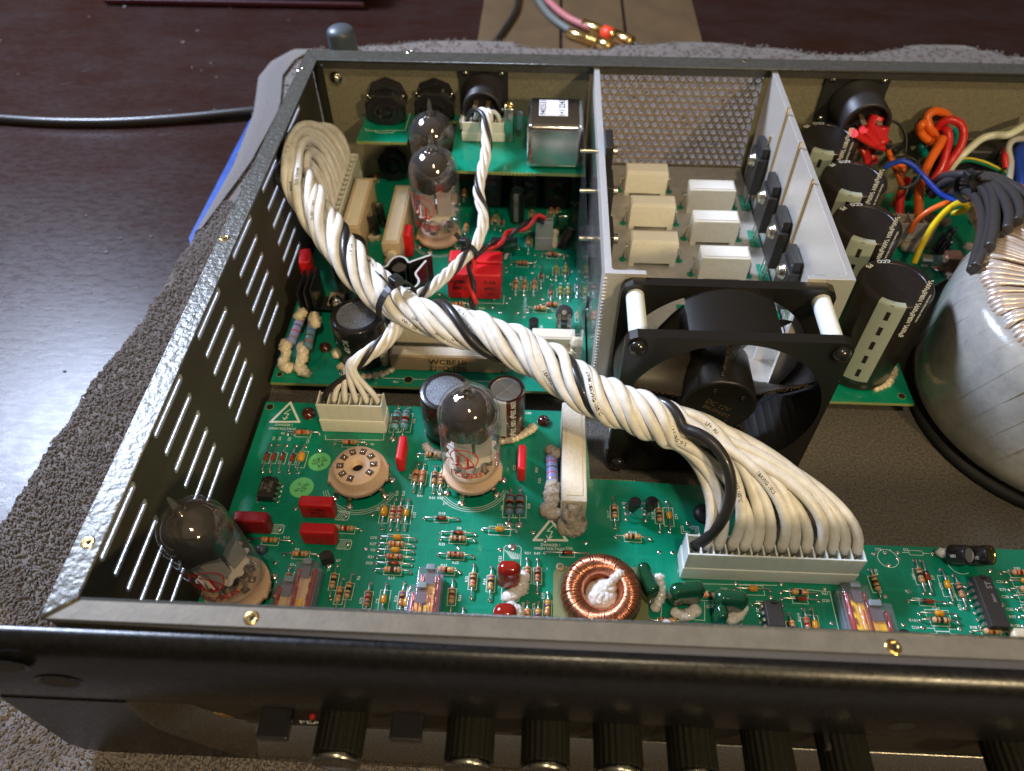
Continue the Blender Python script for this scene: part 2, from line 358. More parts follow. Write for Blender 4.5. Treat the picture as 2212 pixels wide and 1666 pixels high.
# table top with dusty varnish
def table_mat():
    m = bpy.data.materials.new('dusty_dark_varnish'); m.use_nodes = True; N = m.node_tree.nodes; L = m.node_tree.links; b = N['Principled BSDF']
    tc = N.new('ShaderNodeTexCoord')
    def nz(sc, det, st=(1,1,1), ro=.6):
        mp = N.new('ShaderNodeMapping'); mp.inputs['Scale'].default_value = st; L.new(tc.outputs['Object'], mp.inputs[0])
        n = N.new('ShaderNodeTexNoise'); n.inputs['Scale'].default_value = sc; n.inputs['Detail'].default_value = det; n.inputs['Roughness'].default_value = ro
        L.new(mp.outputs[0], n.inputs['Vector']); return n.outputs['Fac']
    def mr(s_, a, b_, c, d):
        r = N.new('ShaderNodeMapRange'); r.inputs[1].default_value = a; r.inputs[2].default_value = b_; r.inputs[3].default_value = c; r.inputs[4].default_value = d
        L.new(s_, r.inputs[0]); return r.outputs[0]
    big = nz(.16, 8, (1,2.2,1), .7); fine = nz(2.4, 8, (.5,1.2,1), .75)
    mx = N.new('ShaderNodeMix'); mx.data_type = 'RGBA'
    mx.inputs[6].default_value = (.022,.0065,.004,1); mx.inputs[7].default_value = (.034,.026,.026,1)
    ad = N.new('ShaderNodeMath'); ad.operation = 'MULTIPLY'; L.new(mr(big,.36,.66,.0,1), ad.inputs[0]); L.new(mr(fine,.3,.7,.25,.8), ad.inputs[1])
    L.new(ad.outputs[0], mx.inputs[0]); L.new(mx.outputs[2], b.inputs['Base Color'])
    L.new(mr(fine,.3,.75,.22,.36), b.inputs['Roughness']); b.inputs['Specular IOR Level'].default_value = .24
    b.inputs['Coat Weight'].default_value = 0; b.inputs['Coat Roughness'].default_value = .3
    vo = N.new('ShaderNodeTexVoronoi'); vo.inputs['Scale'].default_value = .8; vo.feature = 'F1'; L.new(tc.outputs['Object'], vo.inputs['Vector'])
    bp = N.new('ShaderNodeBump'); bp.inputs['Strength'].default_value = .22; bp.inputs['Distance'].default_value = .04; L.new(fine, bp.inputs['Height']); L.new(bp.outputs[0], b.inputs['Normal'])
    return m
M_table = table_mat()
TZ = -1.5
b = MB(); b.add([(-150,-60,TZ),(190,-60,TZ),(190,150,TZ),(-150,150,TZ)], [(0,1,2,3)], M_table)
o = b.build('table_top'); kind(o, 'structure')
M_scr = mat('scratch_dust', (.16,.14,.14), .6)
# scratches and crumbs on the table
b = MB()
for i in range(22):
    x = random.uniform(-48,-10); y = random.uniform(6,48); a = random.uniform(-.9,1.2); l = random.uniform(.3,1.3)
    b.line([(x,y),(x+l*math.cos(a),y+l*math.sin(a))], .018, TZ+.004, M_scr)
for i in range(70):
    x = random.uniform(-50,-9); y = random.uniform(2,60); b.ball((x,y,TZ+.03), random.uniform(.03,.09), M_hem, (1.5,1,.6), 6, 4, disp=.5)
for i in range(14):
    x = random.uniform(-45,60); y = random.uniform(52,75); b.ball((x,y,TZ+.05), random.uniform(.06,.16), M_hem, (1.4,1,.6), 6, 4, disp=.5)
o = b.build('table_scratches'); kind(o, 'stuff'); tag(o, 'fine scratches and crumbs scattered on the dusty dark table top', 'scratches')
# table reflection built as a flat tan panelled sheet lying behind
t = thing('reflection_sheet', (20,70,TZ), 'flat tan sheet in three panels standing for a reflection in the table behind the amplifier', 'reflection')
M_refl = mat('reflection_tan', (.11,.068,.03), .6, var=.25, vscale=.25)
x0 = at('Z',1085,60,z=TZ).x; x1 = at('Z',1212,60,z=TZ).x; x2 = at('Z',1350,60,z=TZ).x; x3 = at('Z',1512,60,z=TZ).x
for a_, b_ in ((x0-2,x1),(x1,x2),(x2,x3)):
    q = MB(); q.box(((a_+b_)/2, 72, TZ+.08), (b_-a_-.25, 44, .12), M_refl, .05); q.build('reflection_panel', t)
# blue sheet under the towel
q = MB(); q.prism([tuple(at('Z',*c,z=TZ+.06)[:2]) for c in [(408,515),(550,240),(640,240),(560,515),(420,560)]], TZ+.02, TZ+.09, M_blue)
tag(q.build('blue_sheet'), 'bright blue sheet showing between the table and the grey towel', 'sheet')
# towel
def towel_h(x, y):
    return .12*noise.noise(Vector((x*.09, y*.09, 0))) + .05*noise.noise(Vector((x*.4, y*.4, 3)))
t = thing('bath_towel', (15,15,TZ), 'thick grey terry towel spread under the amplifier on the table', 'towel')
def edge_x(y):      # left border of the towel
    K = [(-40,-16),(-8,-12.5),(3,-10.4),(8,-9.7),(14,-9.3),(20.5,-8.2),(28,-7.7),(34,-7.5),(40,-7.9),(45,-8.9),(47.5,-8.6),(49.5,-7.4)]
    for (a, xa), (b_, xb) in zip(K, K[1:]):
        if y <= b_: return xa+(xb-xa)*max(0,(y-a))/(b_-a)
    return -6.5
def edge_y(x):      # far border
    base = 50.8 + 1.6*math.sin(x*.06+.4) + .5*math.sin(x*.31)
    if x < -5: base -= (abs(x+5))**1.5*.35
    if 52 > x > 33: base += 2.0*math.exp(-((x-43)/4.5)**2)
    if 18 > x > 10: base -= .6
    return base
q = MB(); nx, ny = 90, 100; TOP = -.22
X0, X1, Y0 = -16, 62, -34
vs = []; 
for j in range(ny+1):
    for i in range(nx+1):
        y = Y0 + (54-Y0)*j/ny
        ex = edge_x(y); x = ex + (X1-ex)*(i/nx)**1.15
        yy = min(y, edge_y(x)); inside = min((x-ex)/.9, (edge_y(x)-yy)/.9)
        z = TZ + .02 + (TOP-TZ)*math.sqrt(max(0, 1-(1-min(1,max(0,inside)))**2))
        if not (0 < x < W and 0 < yy < D): z += towel_h(x, yy)*min(1, max(0, inside))
        vs.append((x, yy, z))
fs = [(j*(nx+1)+i, j*(nx+1)+i+1, (j+1)*(nx+1)+i+1, (j+1)*(nx+1)+i) for j in range(ny) for i in range(nx)]
q.add(vs, fs, M_towel, True); q.build('cloth', t)
# woven hem (smooth border strip, back-left)
q = MB(); pts = []
for k in range(60):
    y = 27 + (49.2-27)*k/59; pts.append((edge_x(y)+.0, y))
vs = []
for (x, y) in pts:
    for u in range(6):
        xx = x - .05 + 2.3*u/5*(.35+.65*min(1,(y-27)/14)); zz = TZ + .1 + (TOP-TZ+.12)*math.sqrt(max(0,1-(1-min(1,(xx-x+.05)/.9))**2)) + towel_h(xx,y)
        vs.append((xx, y, zz))
q.add(vs, [(j*6+i, j*6+i+1, (j+1)*6+i+1, (j+1)*6+i) for j in range(59) for i in range(5)], M_hem, True)
q.build('hem', t)
# terry loops: little arched ribbons, leaning in tufts
q = MB(); vs = []; fs = []
def loops(n, fx, seed):
    rnd = random.Random(seed)
    for _ in range(n):
        x, y = fx(rnd)
        if x < edge_x(y)+.12 or y > edge_y(x)-.2: continue
        if -.05 < x < W and -.3 < y < D: continue
        ins = min((x-edge_x(y))/.9, (edge_y(x)-y)/.9, 1)
        z = TZ + .02 + (TOP-TZ)*math.sqrt(max(0, 1-(1-ins)**2)) + towel_h(x,y) - .03
        a = 2.2*noise.noise(Vector((x*.55,y*.55,1))) + rnd.uniform(-.7,.7) - 1.2
        ln = rnd.uniform(.17,.30); hh = rnd.uniform(.12,.22); wd = rnd.uniform(.028,.045)
        dx, dy = math.cos(a), math.sin(a); nx_, ny_ = -dy*wd, dx*wd; base = len(vs)
        for (u, v) in ((0,0),(.22,.75),(.55,1),(.85,.7),(1,.15)):
            px, py, pz = x+dx*ln*u, y+dy*ln*u, z+hh*v
            vs.append((px-nx_, py-ny_, pz-.04)); vs.append((px, py, pz+.03)); vs.append((px+nx_, py+ny_, pz-.04))
        for k in range(4):
            b0 = base+k*3; fs.append((b0,b0+3,b0+4,b0+1)); fs.append((b0+1,b0+4,b0+5,b0+2))
loops(40000, lambda r: (r.uniform(-13.5,0), r.uniform(-6,30)), 1)
loops(38000, lambda r: (r.uniform(-6,34), r.uniform(-9.5,-.2)), 2)
loops(6000, lambda r: (r.uniform(-8,50), r.uniform(31,52)), 3)
q.add(vs, fs, M_towel, True); kind(q.build('terry_loops', t), 'stuff')
# ------------------------------------------------------------------ cables on the table
q = MB(); P_ = [at('Z',-60,250,z=TZ+.3), at('Z',0,257,z=TZ+.3), at('Z',120,264,z=TZ+.3), at('Z',260,264,z=TZ+.3), at('Z',400,255,z=TZ+.35), at('Z',550,240,z=TZ+.45), at('Z',640,232,z=TZ+.3)]
q.sweep(catmull(P_, 10), .34, M_wireb, 12); tag(q.build('power_cable'), 'thick black cable running across the table to the towel on the left', 'cable')
q = MB(); q.sweep(catmull([at('Z',1120,-30,z=TZ+.3), at('Z',1115,20,z=TZ+.3), at('Z',1085,70,z=TZ+.3), at('Z',1060,105,z=TZ+.3)], 8), .25, M_wireb, 10)
tag(q.build('thin_black_cable'), 'thin black cable lying behind the towel beside the grey and pink audio leads', 'cable')
for nm, pts, cm, band, lab in (
  ('grey', [(1150,-20),(1185,30),(1225,62),(1262,82),(1338,108)], mat('grey_cable_jacket', (.12,.13,.12), .5), None, 'grey audio cable ending in a gold phono plug behind the amplifier'),
  ('pink', [(1160,-22),(1215,30),(1262,55),(1292,64),(1388,100)], mat('pink_cable_jacket', (.42,.14,.14), .5), mat('red_marker_ring', (.75,.06,.02), .4), 'pink audio cable ending in a gold phono plug with a red ring')):
    P_ = [at('Z',*c,z=TZ+.55) for c in pts]
    t = thing('audio_cable', P_[3] - Vector((0,0,.5)), lab, 'audio cable', 'audio cables with gold plugs')
    q = MB(); q.sweep(catmull(P_[:4], 8), .30, cm, 10); q.build('cord', t)
    a_, b_ = P_[3], P_[4]; d = (b_-a_); X = Matrix.Translation(a_) @ d.to_track_quat('Z','Y').to_matrix().to_4x4(); l = d.length
    q = MB(); q.ring([(.3,-1.6),(.42,-1.5),(.42,.1*l),(.36,.12*l)], M_gold, 16, X)
    for k in range(4): q.ring([(.36,(.12+.07*k)*l),(.5,(.13+.07*k)*l),(.5,(.165+.07*k)*l),(.36,(.18+.07*k)*l)], M_gold, 16, X)
    q.ring([(.36,.4*l),(.52,.42*l),(.52,.72*l),(.44,.78*l),(.0,.78*l)], M_gold, 16, X); q.build('plug_shell', t)
    if band: r_ = MB(); r_.ring([(.38,.12*l),(.53,.13*l),(.53,.34*l),(.38,.35*l)], band, 16, X); r_.build('marker_ring', t)
    r_ = MB(); r_.ring([(.13,.78*l),(.13,.96*l),(.05,l),(0,l)], M_can, 10, X); r_.build('pin', t)
# dark box at the top edge
t = thing('black_case', (-22,92,TZ), 'black case with a dark red edge lying at the far left of the table', 'case')
A_ = at('Z',225,5,z=TZ+.5); B_ = at('Z',775,20,z=TZ+.5)
q = MB(); q.box(((A_.x+B_.x)/2, A_.y+11, TZ+2.2), (B_.x-A_.x, 20, 4), M_black, .6, 2); q.build('body', t)
q = MB(); q.box(((A_.x+B_.x)/2, A_.y+.7, TZ+.35), (B_.x-A_.x+.6, .5, .5), mat('dark_red_trim', (.035,.002,.005), .5), .15, 1); q.build('trim', t)

# ================================================================== amplifier case
amp = thing('amplifier', (W/2, D/2, 0), 'open grey rack amplifier with its lid removed, seen from above', 'amplifier')
def prt(q, name, par=None): return q.build(name, par or amp)
q = MB(); q.box((W/2,D/2,-.06), (W-.02,D-.02,.12), M_paintfloor); prt(q, 'bottom_pan')
# side walls with vent slots
def slot_wall(xc, name):
    ys = [0.14]; 
    cols = [(2.35,4.97),(6.8,9.45),(11.3,13.95),(15.85,18.55),(20.45,23.1),(25.1,27.7)]
    rows = [7.3-k*1.0 for k in range(6)]
    q = MB(); th = .12
    def blk(y0,y1,z0,z1): q.box((xc,(y0+y1)/2,(z0+z1)/2), (th,y1-y0,z1-z0), M_paintin)
    prev = .14
    for (a_, b_) in cols:
        blk(prev, a_, 0, H-.12); zz = 0
        for z in sorted(rows):
            blk(a_, b_, zz, z-.13); zz = z+.13
        blk(a_, b_, zz, H-.12); prev = b_
    blk(prev, D-.14, 0, H-.12)
    o = prt(q, name)
    for (a_, b_) in cols:      # rounded rolled lips round each slot
        for z in rows:
            l = MB(); pts = []
            for k in range(17):
                an = -PI/2 + PI*k/16
                pts.append((xc, b_-.10+.10*math.cos(an), z+.14*math.sin(an)))
            for k in range(17):
                an = PI/2 + PI*k/16
                pts.append((xc, a_+.10+.10*math.cos(an), z+.14*math.sin(an)))
            pts.append(pts[0]); l.sweep(pts, .07, M_slot, 6, caps=False); prt(l, 'vent_slot_lip', o)
    return o
slot_wall(.06, 'side_wall'); slot_wall(W-.06, 'side_wall')
M_rear = mat('warm_lit_rear_paint', (.23,.21,.14), .5, .05, bump=.5, bscale=12, bdetail=3, var=.35, vscale=10)  # paler olive copy of the inner paint, warm light on the wall included
# back wall, with an opening for the perforated grille
GX0, GX1, GZ0, GZ1 = 15.32, 23.92, 2.35, 8.0
q = MB(); yb = D-.07
for x0_, x1_, z0_, z1_ in ((.14,GX0,0,H-.12),(GX1,W-.14,0,H-.12),(GX0,GX1,0,GZ0),(GX0,GX1,GZ1,H-.12)):
    q.box(((x0_+x1_)/2, yb, (z0_+z1_)/2), (x1_-x0_, .12, z1_-z0_), M_rear)
prt(q, 'rear_wall')
q = MB(); px = .44; pz = .381; r = .152; nh = 12
row = 0; z = GZ0+pz/2
M_grill = mat('grille_paint', (.25,.19,.12), .45, .1, bump=.2, bscale=12)
while z < GZ1:
    x = GX0 + (px/2 if row % 2 else 0) + px/2
    while x < GX1 - .05:
        vs = []
        for k in range(nh):
            a = 2*PI*k/nh + PI/12
            # hexagon radius in direction a
            ph = (a - PI/6) % (PI/3) - PI/6
            R_ = (px/2)/math.cos(((a) % (PI/3)) - PI/6) if False else None
            a0 = a % (PI/3); R_ = (px/2)/math.cos(min(a0, PI/3-a0))
            vs.append((x+R_*math.cos(a), yb-.05, z+R_*math.sin(a)*1.0))
        for yy in (yb-.05, yb+.05):
            for k in range(nh):
                a = 2*PI*k/nh + PI/12; vs.append((x+r*math.cos(a), yy, z+r*math.sin(a)))
        fs = [(k,(k+1)%nh,nh+(k+1)%nh,nh+k) for k in range(nh)] + [(nh+k,nh+(k+1)%nh,2*nh+(k+1)%nh,2*nh+k) for k in range(nh)]
        q.add(vs, fs, M_grill); x += px
    z += pz; row += 1
kind(prt(q, 'perforated_grille'), 'stuff')
q = MB(); q.box((W/2,.08,(H-.13)/2),(W-.3,.1,H-.13),M_paintin); prt(q,'front_wall')
# rim flanges
wL, wB, wF = .72, 1.01, .567; th = .12
q = MB(); q.prism([(0,.02),(wL,wF+.02),(wL,D-wB-.02),(0,D-.02)], H-th, H, M_paint); q.box((.05,D/2,H-.2),(.1,D-.1,.4),M_paint,.04); o = prt(q, 'rim_flange')
q = MB(); q.prism([(0,0),(W,0),(W-wL,wF),(wL,wF)], H-th, H-.002, M_rimf)
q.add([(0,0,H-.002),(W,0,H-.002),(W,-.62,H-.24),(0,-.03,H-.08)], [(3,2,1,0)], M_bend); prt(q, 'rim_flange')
q = MB(); q.prism([(0.02,D),(W-.02,D),(W-wL,D-wB),(wL,D-wB)], H-th, H+.002, M_paint); q.box((W/2,D-.03,H-.25),(W,.08,.5),M_paint,.03); prt(q, 'rim_flange')
q = MB(); q.prism([(W,.02),(W-wL,wF+.02),(W-wL,D-wB-.02),(W,D-.02)], H-th, H, M_paint); prt(q, 'rim_flange')
q = MB(); q.sweep([(.03,.0,H-.0),(wL+.05,wF+.03,H+.02),(wL+.02,wF+.25,H+.0)], .055, M_paint, 8)
q.sweep([(wL,wF,H-.03),(W-wL,wF,H-.03)], .05, M_paint, 8); q.sweep([(wL,wF,H-.05),(wL,D-wB,H-.05)], .05, M_paint, 8); q.sweep([(wL,D-wB,H-.05),(W-wL,D-wB,H-.05)], .05, M_paint, 8)
q.box((W/2, D-wB+.5, H-.45), (W-.4, .06, .5), M_paint); prt(q, 'rolled_edge')
q = MB(); q.prism([(.3,D-.35),(.95,D-wB-.1),(1.05,D-1.3),(.55,D-.8)], 0.0, H-.2, M_paintin); prt(q, 'corner_post')
def rim_hole(c, x, y, m_):
    p = at(c, x, y, z=H); t_ = MB(); X = T3(p.x, p.y, H+.004)
    t_.ring([(.10,.004),(.13,.03),(.17,.02),(.20,-.003)], m_, 18, X); t_.disc((p.x,p.y,H+.007), .105, M_hole, n=14); t_.ring([(.10,.005),(.06,.006),(.05,.004)], m_, 12, X, ang=(1.2,4.4)); prt(t_, 'screw_insert')
for c in ((649,150),(485,515),(190,1172)): rim_hole('Z', *c, M_brass if c[1] > 1000 or c[1] == 515 else M_zinc)
rim_hole('Z', 543, 1335, M_brass); rim_hole('Z', 1930, 1397, M_brass); rim_hole('Z', 885, 112, M_zinc); rim_hole('Z', 1612, 131, M_zinc)
# screws on the back wall
def wall_screw(c, x, y, Y=D-.14, r=.28, par=None):
    p = at(c, x, y, Y=Y); t_ = MB(); X = Matrix.Translation(p) @ Matrix.Rotation(PI/2, 4, 'X')
    t_.ring([(r*1.25,0),(r*1.25,.06),(r,.08),(r*.9,.2),(r*.45,.28),(0,.29)], M_zinc, 16, X); prt(t_, 'screw', par)
wall_screw('L', 75, 115)
# ------------------------------------------------------------------ front panel
fpn = MB(); fx0, fx1 = -2.36, W+2.36
hood = [(-.15,8.0),(-.16,8.46),(-.22,8.52),(-.42,8.47),(-.62,8.33),(-.8,8.02),(-.93,7.5),(-1.0,6.9),(-1.0,6.2),(-.96,5.6),(-.9,5.2),(-.8,5.05),(-.3,5.0),(-.15,5.0)]
def extr(q, prof, x0, x1, m, n=60, smooth=True):
    vs = []; P_ = len(prof)
    for i in range(2):
        for (y, z) in prof: vs.append(((x0, x1)[i], y, z))
    fs = [(j, j+1, P_+j+1, P_+j) for j in range(P_-1)] + [(P_-1, 0, P_, 2*P_-1)]
    q.add(vs, fs, m, smooth); q.add(vs[:P_], [tuple(range(P_))], m); q.add(vs[P_:], [tuple(range(P_))[::-1]], m)
extr(fpn, hood, fx0, fx1, M_hood); prt(fpn, 'front_hood')
outer_c = [(1.2,5.2),(1.2,4.4),(1.22,3.6),(1.36,2.95),(1.7,2.3),(2.3,1.4),(2.9,.65),(3.4,.22),(3.9,.04)]
inner_c = [(2.1,5.2),(2.1,4.6),(2.12,3.9),(2.25,3.4),(2.5,2.95),(2.95,2.4),(3.4,2.0),(3.8,1.82),(4.4,1.75)]
for mir in (0, 1):
    fxm = (lambda x: W-x) if mir else (lambda x: x)
    q = MB(); Xp = Matrix.Rotation(PI/2,4,'X')
    q.prism([(fxm(x), z) for x, z in [(fx0,5.2)]+outer_c+[(fx0+.9,.02),(fx0+.3,.25),(fx0+.02,.8)]], .12, .95, M_hood, X=Xp); prt(q, 'front_end_block')
    q = MB(); n = len(outer_c)
    vs = [(fxm(x),-.955,z) for x, z in outer_c]+[(fxm((a_[0]+b_[0])/2-.12),-.80,(a_[1]+b_[1])/2-.10) for a_, b_ in zip(outer_c, inner_c)]+[(fxm(x),-.3,z) for x, z in inner_c]
    q.add(vs, [((i,i+1,n+i+1,n+i) if not mir else (i,n+i,n+i+1,i+1)) for i in range(n-1)]+[((n+i,n+i+1,2*n+i+1,2*n+i) if not mir else (n+i,2*n+i,2*n+i+1,n+i+1)) for i in range(n-1)], M_chrome, True); prt(q, 'chrome_corner')
q = MB(); q.box((W/2,-.22,4.0), (W-3.0,.14,8.3), M_pan); prt(q, 'control_face')
q = MB(); bar = [(-.3,1.75),(-.34,1.72),(-.98,.62),(-1.02,.5),(-1.0,.1),(-.9,.0),(-.3,.0)]; extr(q, bar, 3.9, W-3.9, M_chrome, smooth=False); prt(q, 'chrome_trim')
q = MB(); q.box((W/2,-.31,1.80),(W-5.4,.05,.09), M_rubber); prt(q, 'black_bead')
# rack slots in the ears
for (c, x, y, Y) in (('Z',130,1474,-1.0),('Z',6,1440,-1.0),('Z',1948,1569,-1.0)):
    p = at(c, x, y, Y=Y); q = MB(); X = Matrix.Translation(p) @ Matrix.Rotation(PI/2, 4, 'X') @ Matrix.Scale(1.7 if x < 1000 else 1.2, 4, (1,0,0))
    q.ring([(.30,-.05),(.36,.012),(.42,.0)], M_hood, 24, X); q.ring([(.0,.006),(.31,.006)], M_hole, 24, X, smooth=False); prt(q, 'rack_slot')
q = MB(); X = Matrix.Translation(at('Z',675,1563,Y=-.3)+Vector((0,0,0))) @ Matrix.Rotation(PI/2,4,'X'); q.text('PEAK', .42, M_inkw, X @ T3(.1,.16,.012)); q.text('MUTE', .42, M_inkw, X @ T3(.12,-.2,.012))
kind(prt(q, 'printed_words'), 'stuff'); q = MB(); q.ball(tuple(at('Z',675,1548,Y=-.34)), .12, BC['r'], n=8, k=4); prt(q, 'indicator_lamp')
# slide buttons
for (px_, py_) in ((595,1565),(880,1568),(1810,1590),(1815,1610)):
    p = at('Z', px_, py_, Y=-.75); q = MB(); q.box((p.x,-.75,p.z),( .95,.9,.34), M_blackg, .06); prt(q, 'push_button')
# gold reflection on the panel built as a small lens at left
p = at('Z', 460, 1548, Y=-.3); q = MB(); q.ball((p.x,-.28,p.z), .62, M_gold, (1.2,.12,.7), 20, 8, disp=.3); prt(q, 'gold_reflection')
# knobs
kx = [(741,1),(1017,1),(1177,1),(1331,1),(1488,1),(1650,1),(1812,1),(2170,0)]
for (px_, full) in kx:
    p = at('Z', px_, 1632+ (px_-740)*.05, Y=-2.45)
    zc = 4.25; xc = at('Z', px_, 1600+(px_-740)*.05, Y=-1.3).x
    X = Matrix.Translation((xc, -.3, zc)) @ Matrix.Rotation(PI/2, 4, 'X')
    k_ = MB(); prof = []
    n = 48; vs = []
    for (rr, zz) in ((.68,0),(.68,1.5),(.63,1.6)):
        for i in range(n):
            a = 2*PI*i/n; r2 = rr*(1+.022*(1 if i % 2 else -1))
            vs.append((r2*math.cos(a), r2*math.sin(a), zz))
    k_.add(vs, [(j*n+i, j*n+(i+1)%n, (j+1)*n+(i+1)%n, (j+1)*n+i) for j in range(2) for i in range(n)], M_knob, False, X)
    ko = prt(k_, 'knob')
    k_ = MB(); k_.ring([(.68,1.55),(.71,1.59),(.71,1.72),(.65,1.76),(.63,1.72),(.0,1.72)], M_chrome, 32, X); prt(k_, 'knob_cap', ko)
    k_ = MB(); k_.box((0,.69,.32), (.05,.03,.4), M_brass, X=X); prt(k_, 'pointer_line', ko)
# ================================================================== circuit boards
def board(name, poly, z, label, loc=None, hole=None):
    c = loc or (sum(p[0] for p in poly)/len(poly), sum(p[1] for p in poly)/len(poly), z-.16)
    t = thing(name, c, label, 'circuit board')
    q = MB(); q.prism(poly, z-.16, z, M_pcb, M_pcbedge); q.build('substrate', t)
    return t
def pxz(c, x, y, z=ZB): p = at(c, x, y, z=z); return (p.x, p.y)
fb = [pxz('Z',575,868), pxz('Z',1262,890), pxz('Z',1275,1035), pxz('Z',1373,1040), pxz('Z',1540,1052), pxz('Z',1556,1062), pxz('Z',1640,1120), pxz('Z',1690,1172), pxz('Z',2212,1188), (43,7.4), (43,.75), (.45,.75)]
pre = board('preamp_board', fb, ZB, 'long green preamp circuit board along the front wall crowded with small striped resistors')
rb = [(.42,14.62),(14.85,14.62),(14.85,30.9),(.42,30.9)]
pwr = board('power_board', rb, ZB, 'green circuit board at the back left under the white wire loop')
nb = [(24.6,14.6),(29.42,14.6),(29.4,17.6),(29.9,20.5),(34,23.5),(36.5,24.5),(36.5,30.6),(24.6,30.6)]
rec = board('rectifier_board', nb, ZB, 'green circuit board under the row of four large black capacitors')
UZ = 5.2
y1_ = pxz('L',400,605,UZ)[1]; x1_ = pxz('L',230,605,UZ)[0]; y2_ = pxz('L',1500,840,UZ)[1]
ub = [(x1_,y1_),(5.3,y1_),(5.3,30.3),(7.8,30.3),(7.8,y2_+1.3),(8.2,y2_),(14.7,y2_-.05),(14.7,30.95),(x1_+.1,30.95)]
jak = board('jack_board', ub, UZ, 'raised green circuit board behind the two rear tubes carrying the metal can')
# serrated snapped-off edges
def serr(par, a, b, z, n):
    q = MB()
    for i in range(n):
        t = (i+.5)/n; x = a[0]+(b[0]-a[0])*t; y = a[1]+(b[1]-a[1])*t; q.box((x,y,z-.08),(abs(b[0]-a[0])/n*.5,.10,.14), M_pcbedge)
    kind(q.build('snapped_edge', par), 'stuff')
serr(jak, (x1_+.05,y1_-.03), (x1_+1.8,y1_-.03), UZ, 12); serr(jak, (9.9,y2_-.03), (12.2,y2_-.05), UZ, 12)
p_, q_ = pxz('Z',1283,1036), pxz('Z',1373,1040); serr(pre, p_, q_, ZB, 14)
# ------------------------------------------------------------------ silkscreen and traces
SILK = {id(pre): MB(), id(pwr): MB(), id(rec): MB(), id(jak): MB()}
def stext(par, c, x, y, t, rot=0, size=.155, z=ZB):
    p = at(c, x, y, z=z); SILK[id(par)].text(t, size, M_silk, T3(p.x, p.y, z+.006, rot))
def spoly(par, pts, wd=.022, z=ZB, close=False): SILK[id(par)].line(pts, wd, z+.005, M_silk, close)
def traces(par, n, x0, x1, y0, y1, z, seed, ok=lambda x, y: True):
    r = random.Random(seed); q = MB()
    for i in range(n):
        x = r.uniform(x0, x1); y = r.uniform(y0, y1); wd = r.choice((.05,.07,.12,.05,.25)); pts = [(x,y)]
        for k in range(r.randint(1,3)):
            L = r.uniform(.4,2.2)*r.choice((-1,1))
            if (k+i) % 2: x += L
            else: y += L
            x = min(max(x,x0),x1); y = min(max(y,y0),y1); pts.append((x,y))
        if all(ok(*p) for p in pts): q.line(pts, wd, z+.0002+.000015*i, M_trace)
    if q.f: kind(q.build('copper_traces', par), 'stuff')
traces(pre, 150, .9, 24, .9, 12.8, ZB, 3, lambda x, y: not (x > 14 and y > 8)); traces(pre, 60, 16, 40, .9, 5.8, ZB, 4)
traces(pwr, 130, .8, 14.6, 14.8, 30, ZB, 5); traces(rec, 20, 24.8, 29.2, 14.9, 30, ZB, 6); traces(jak, 10, 2.4, 14.5, 30.4, 30.9, UZ, 8)
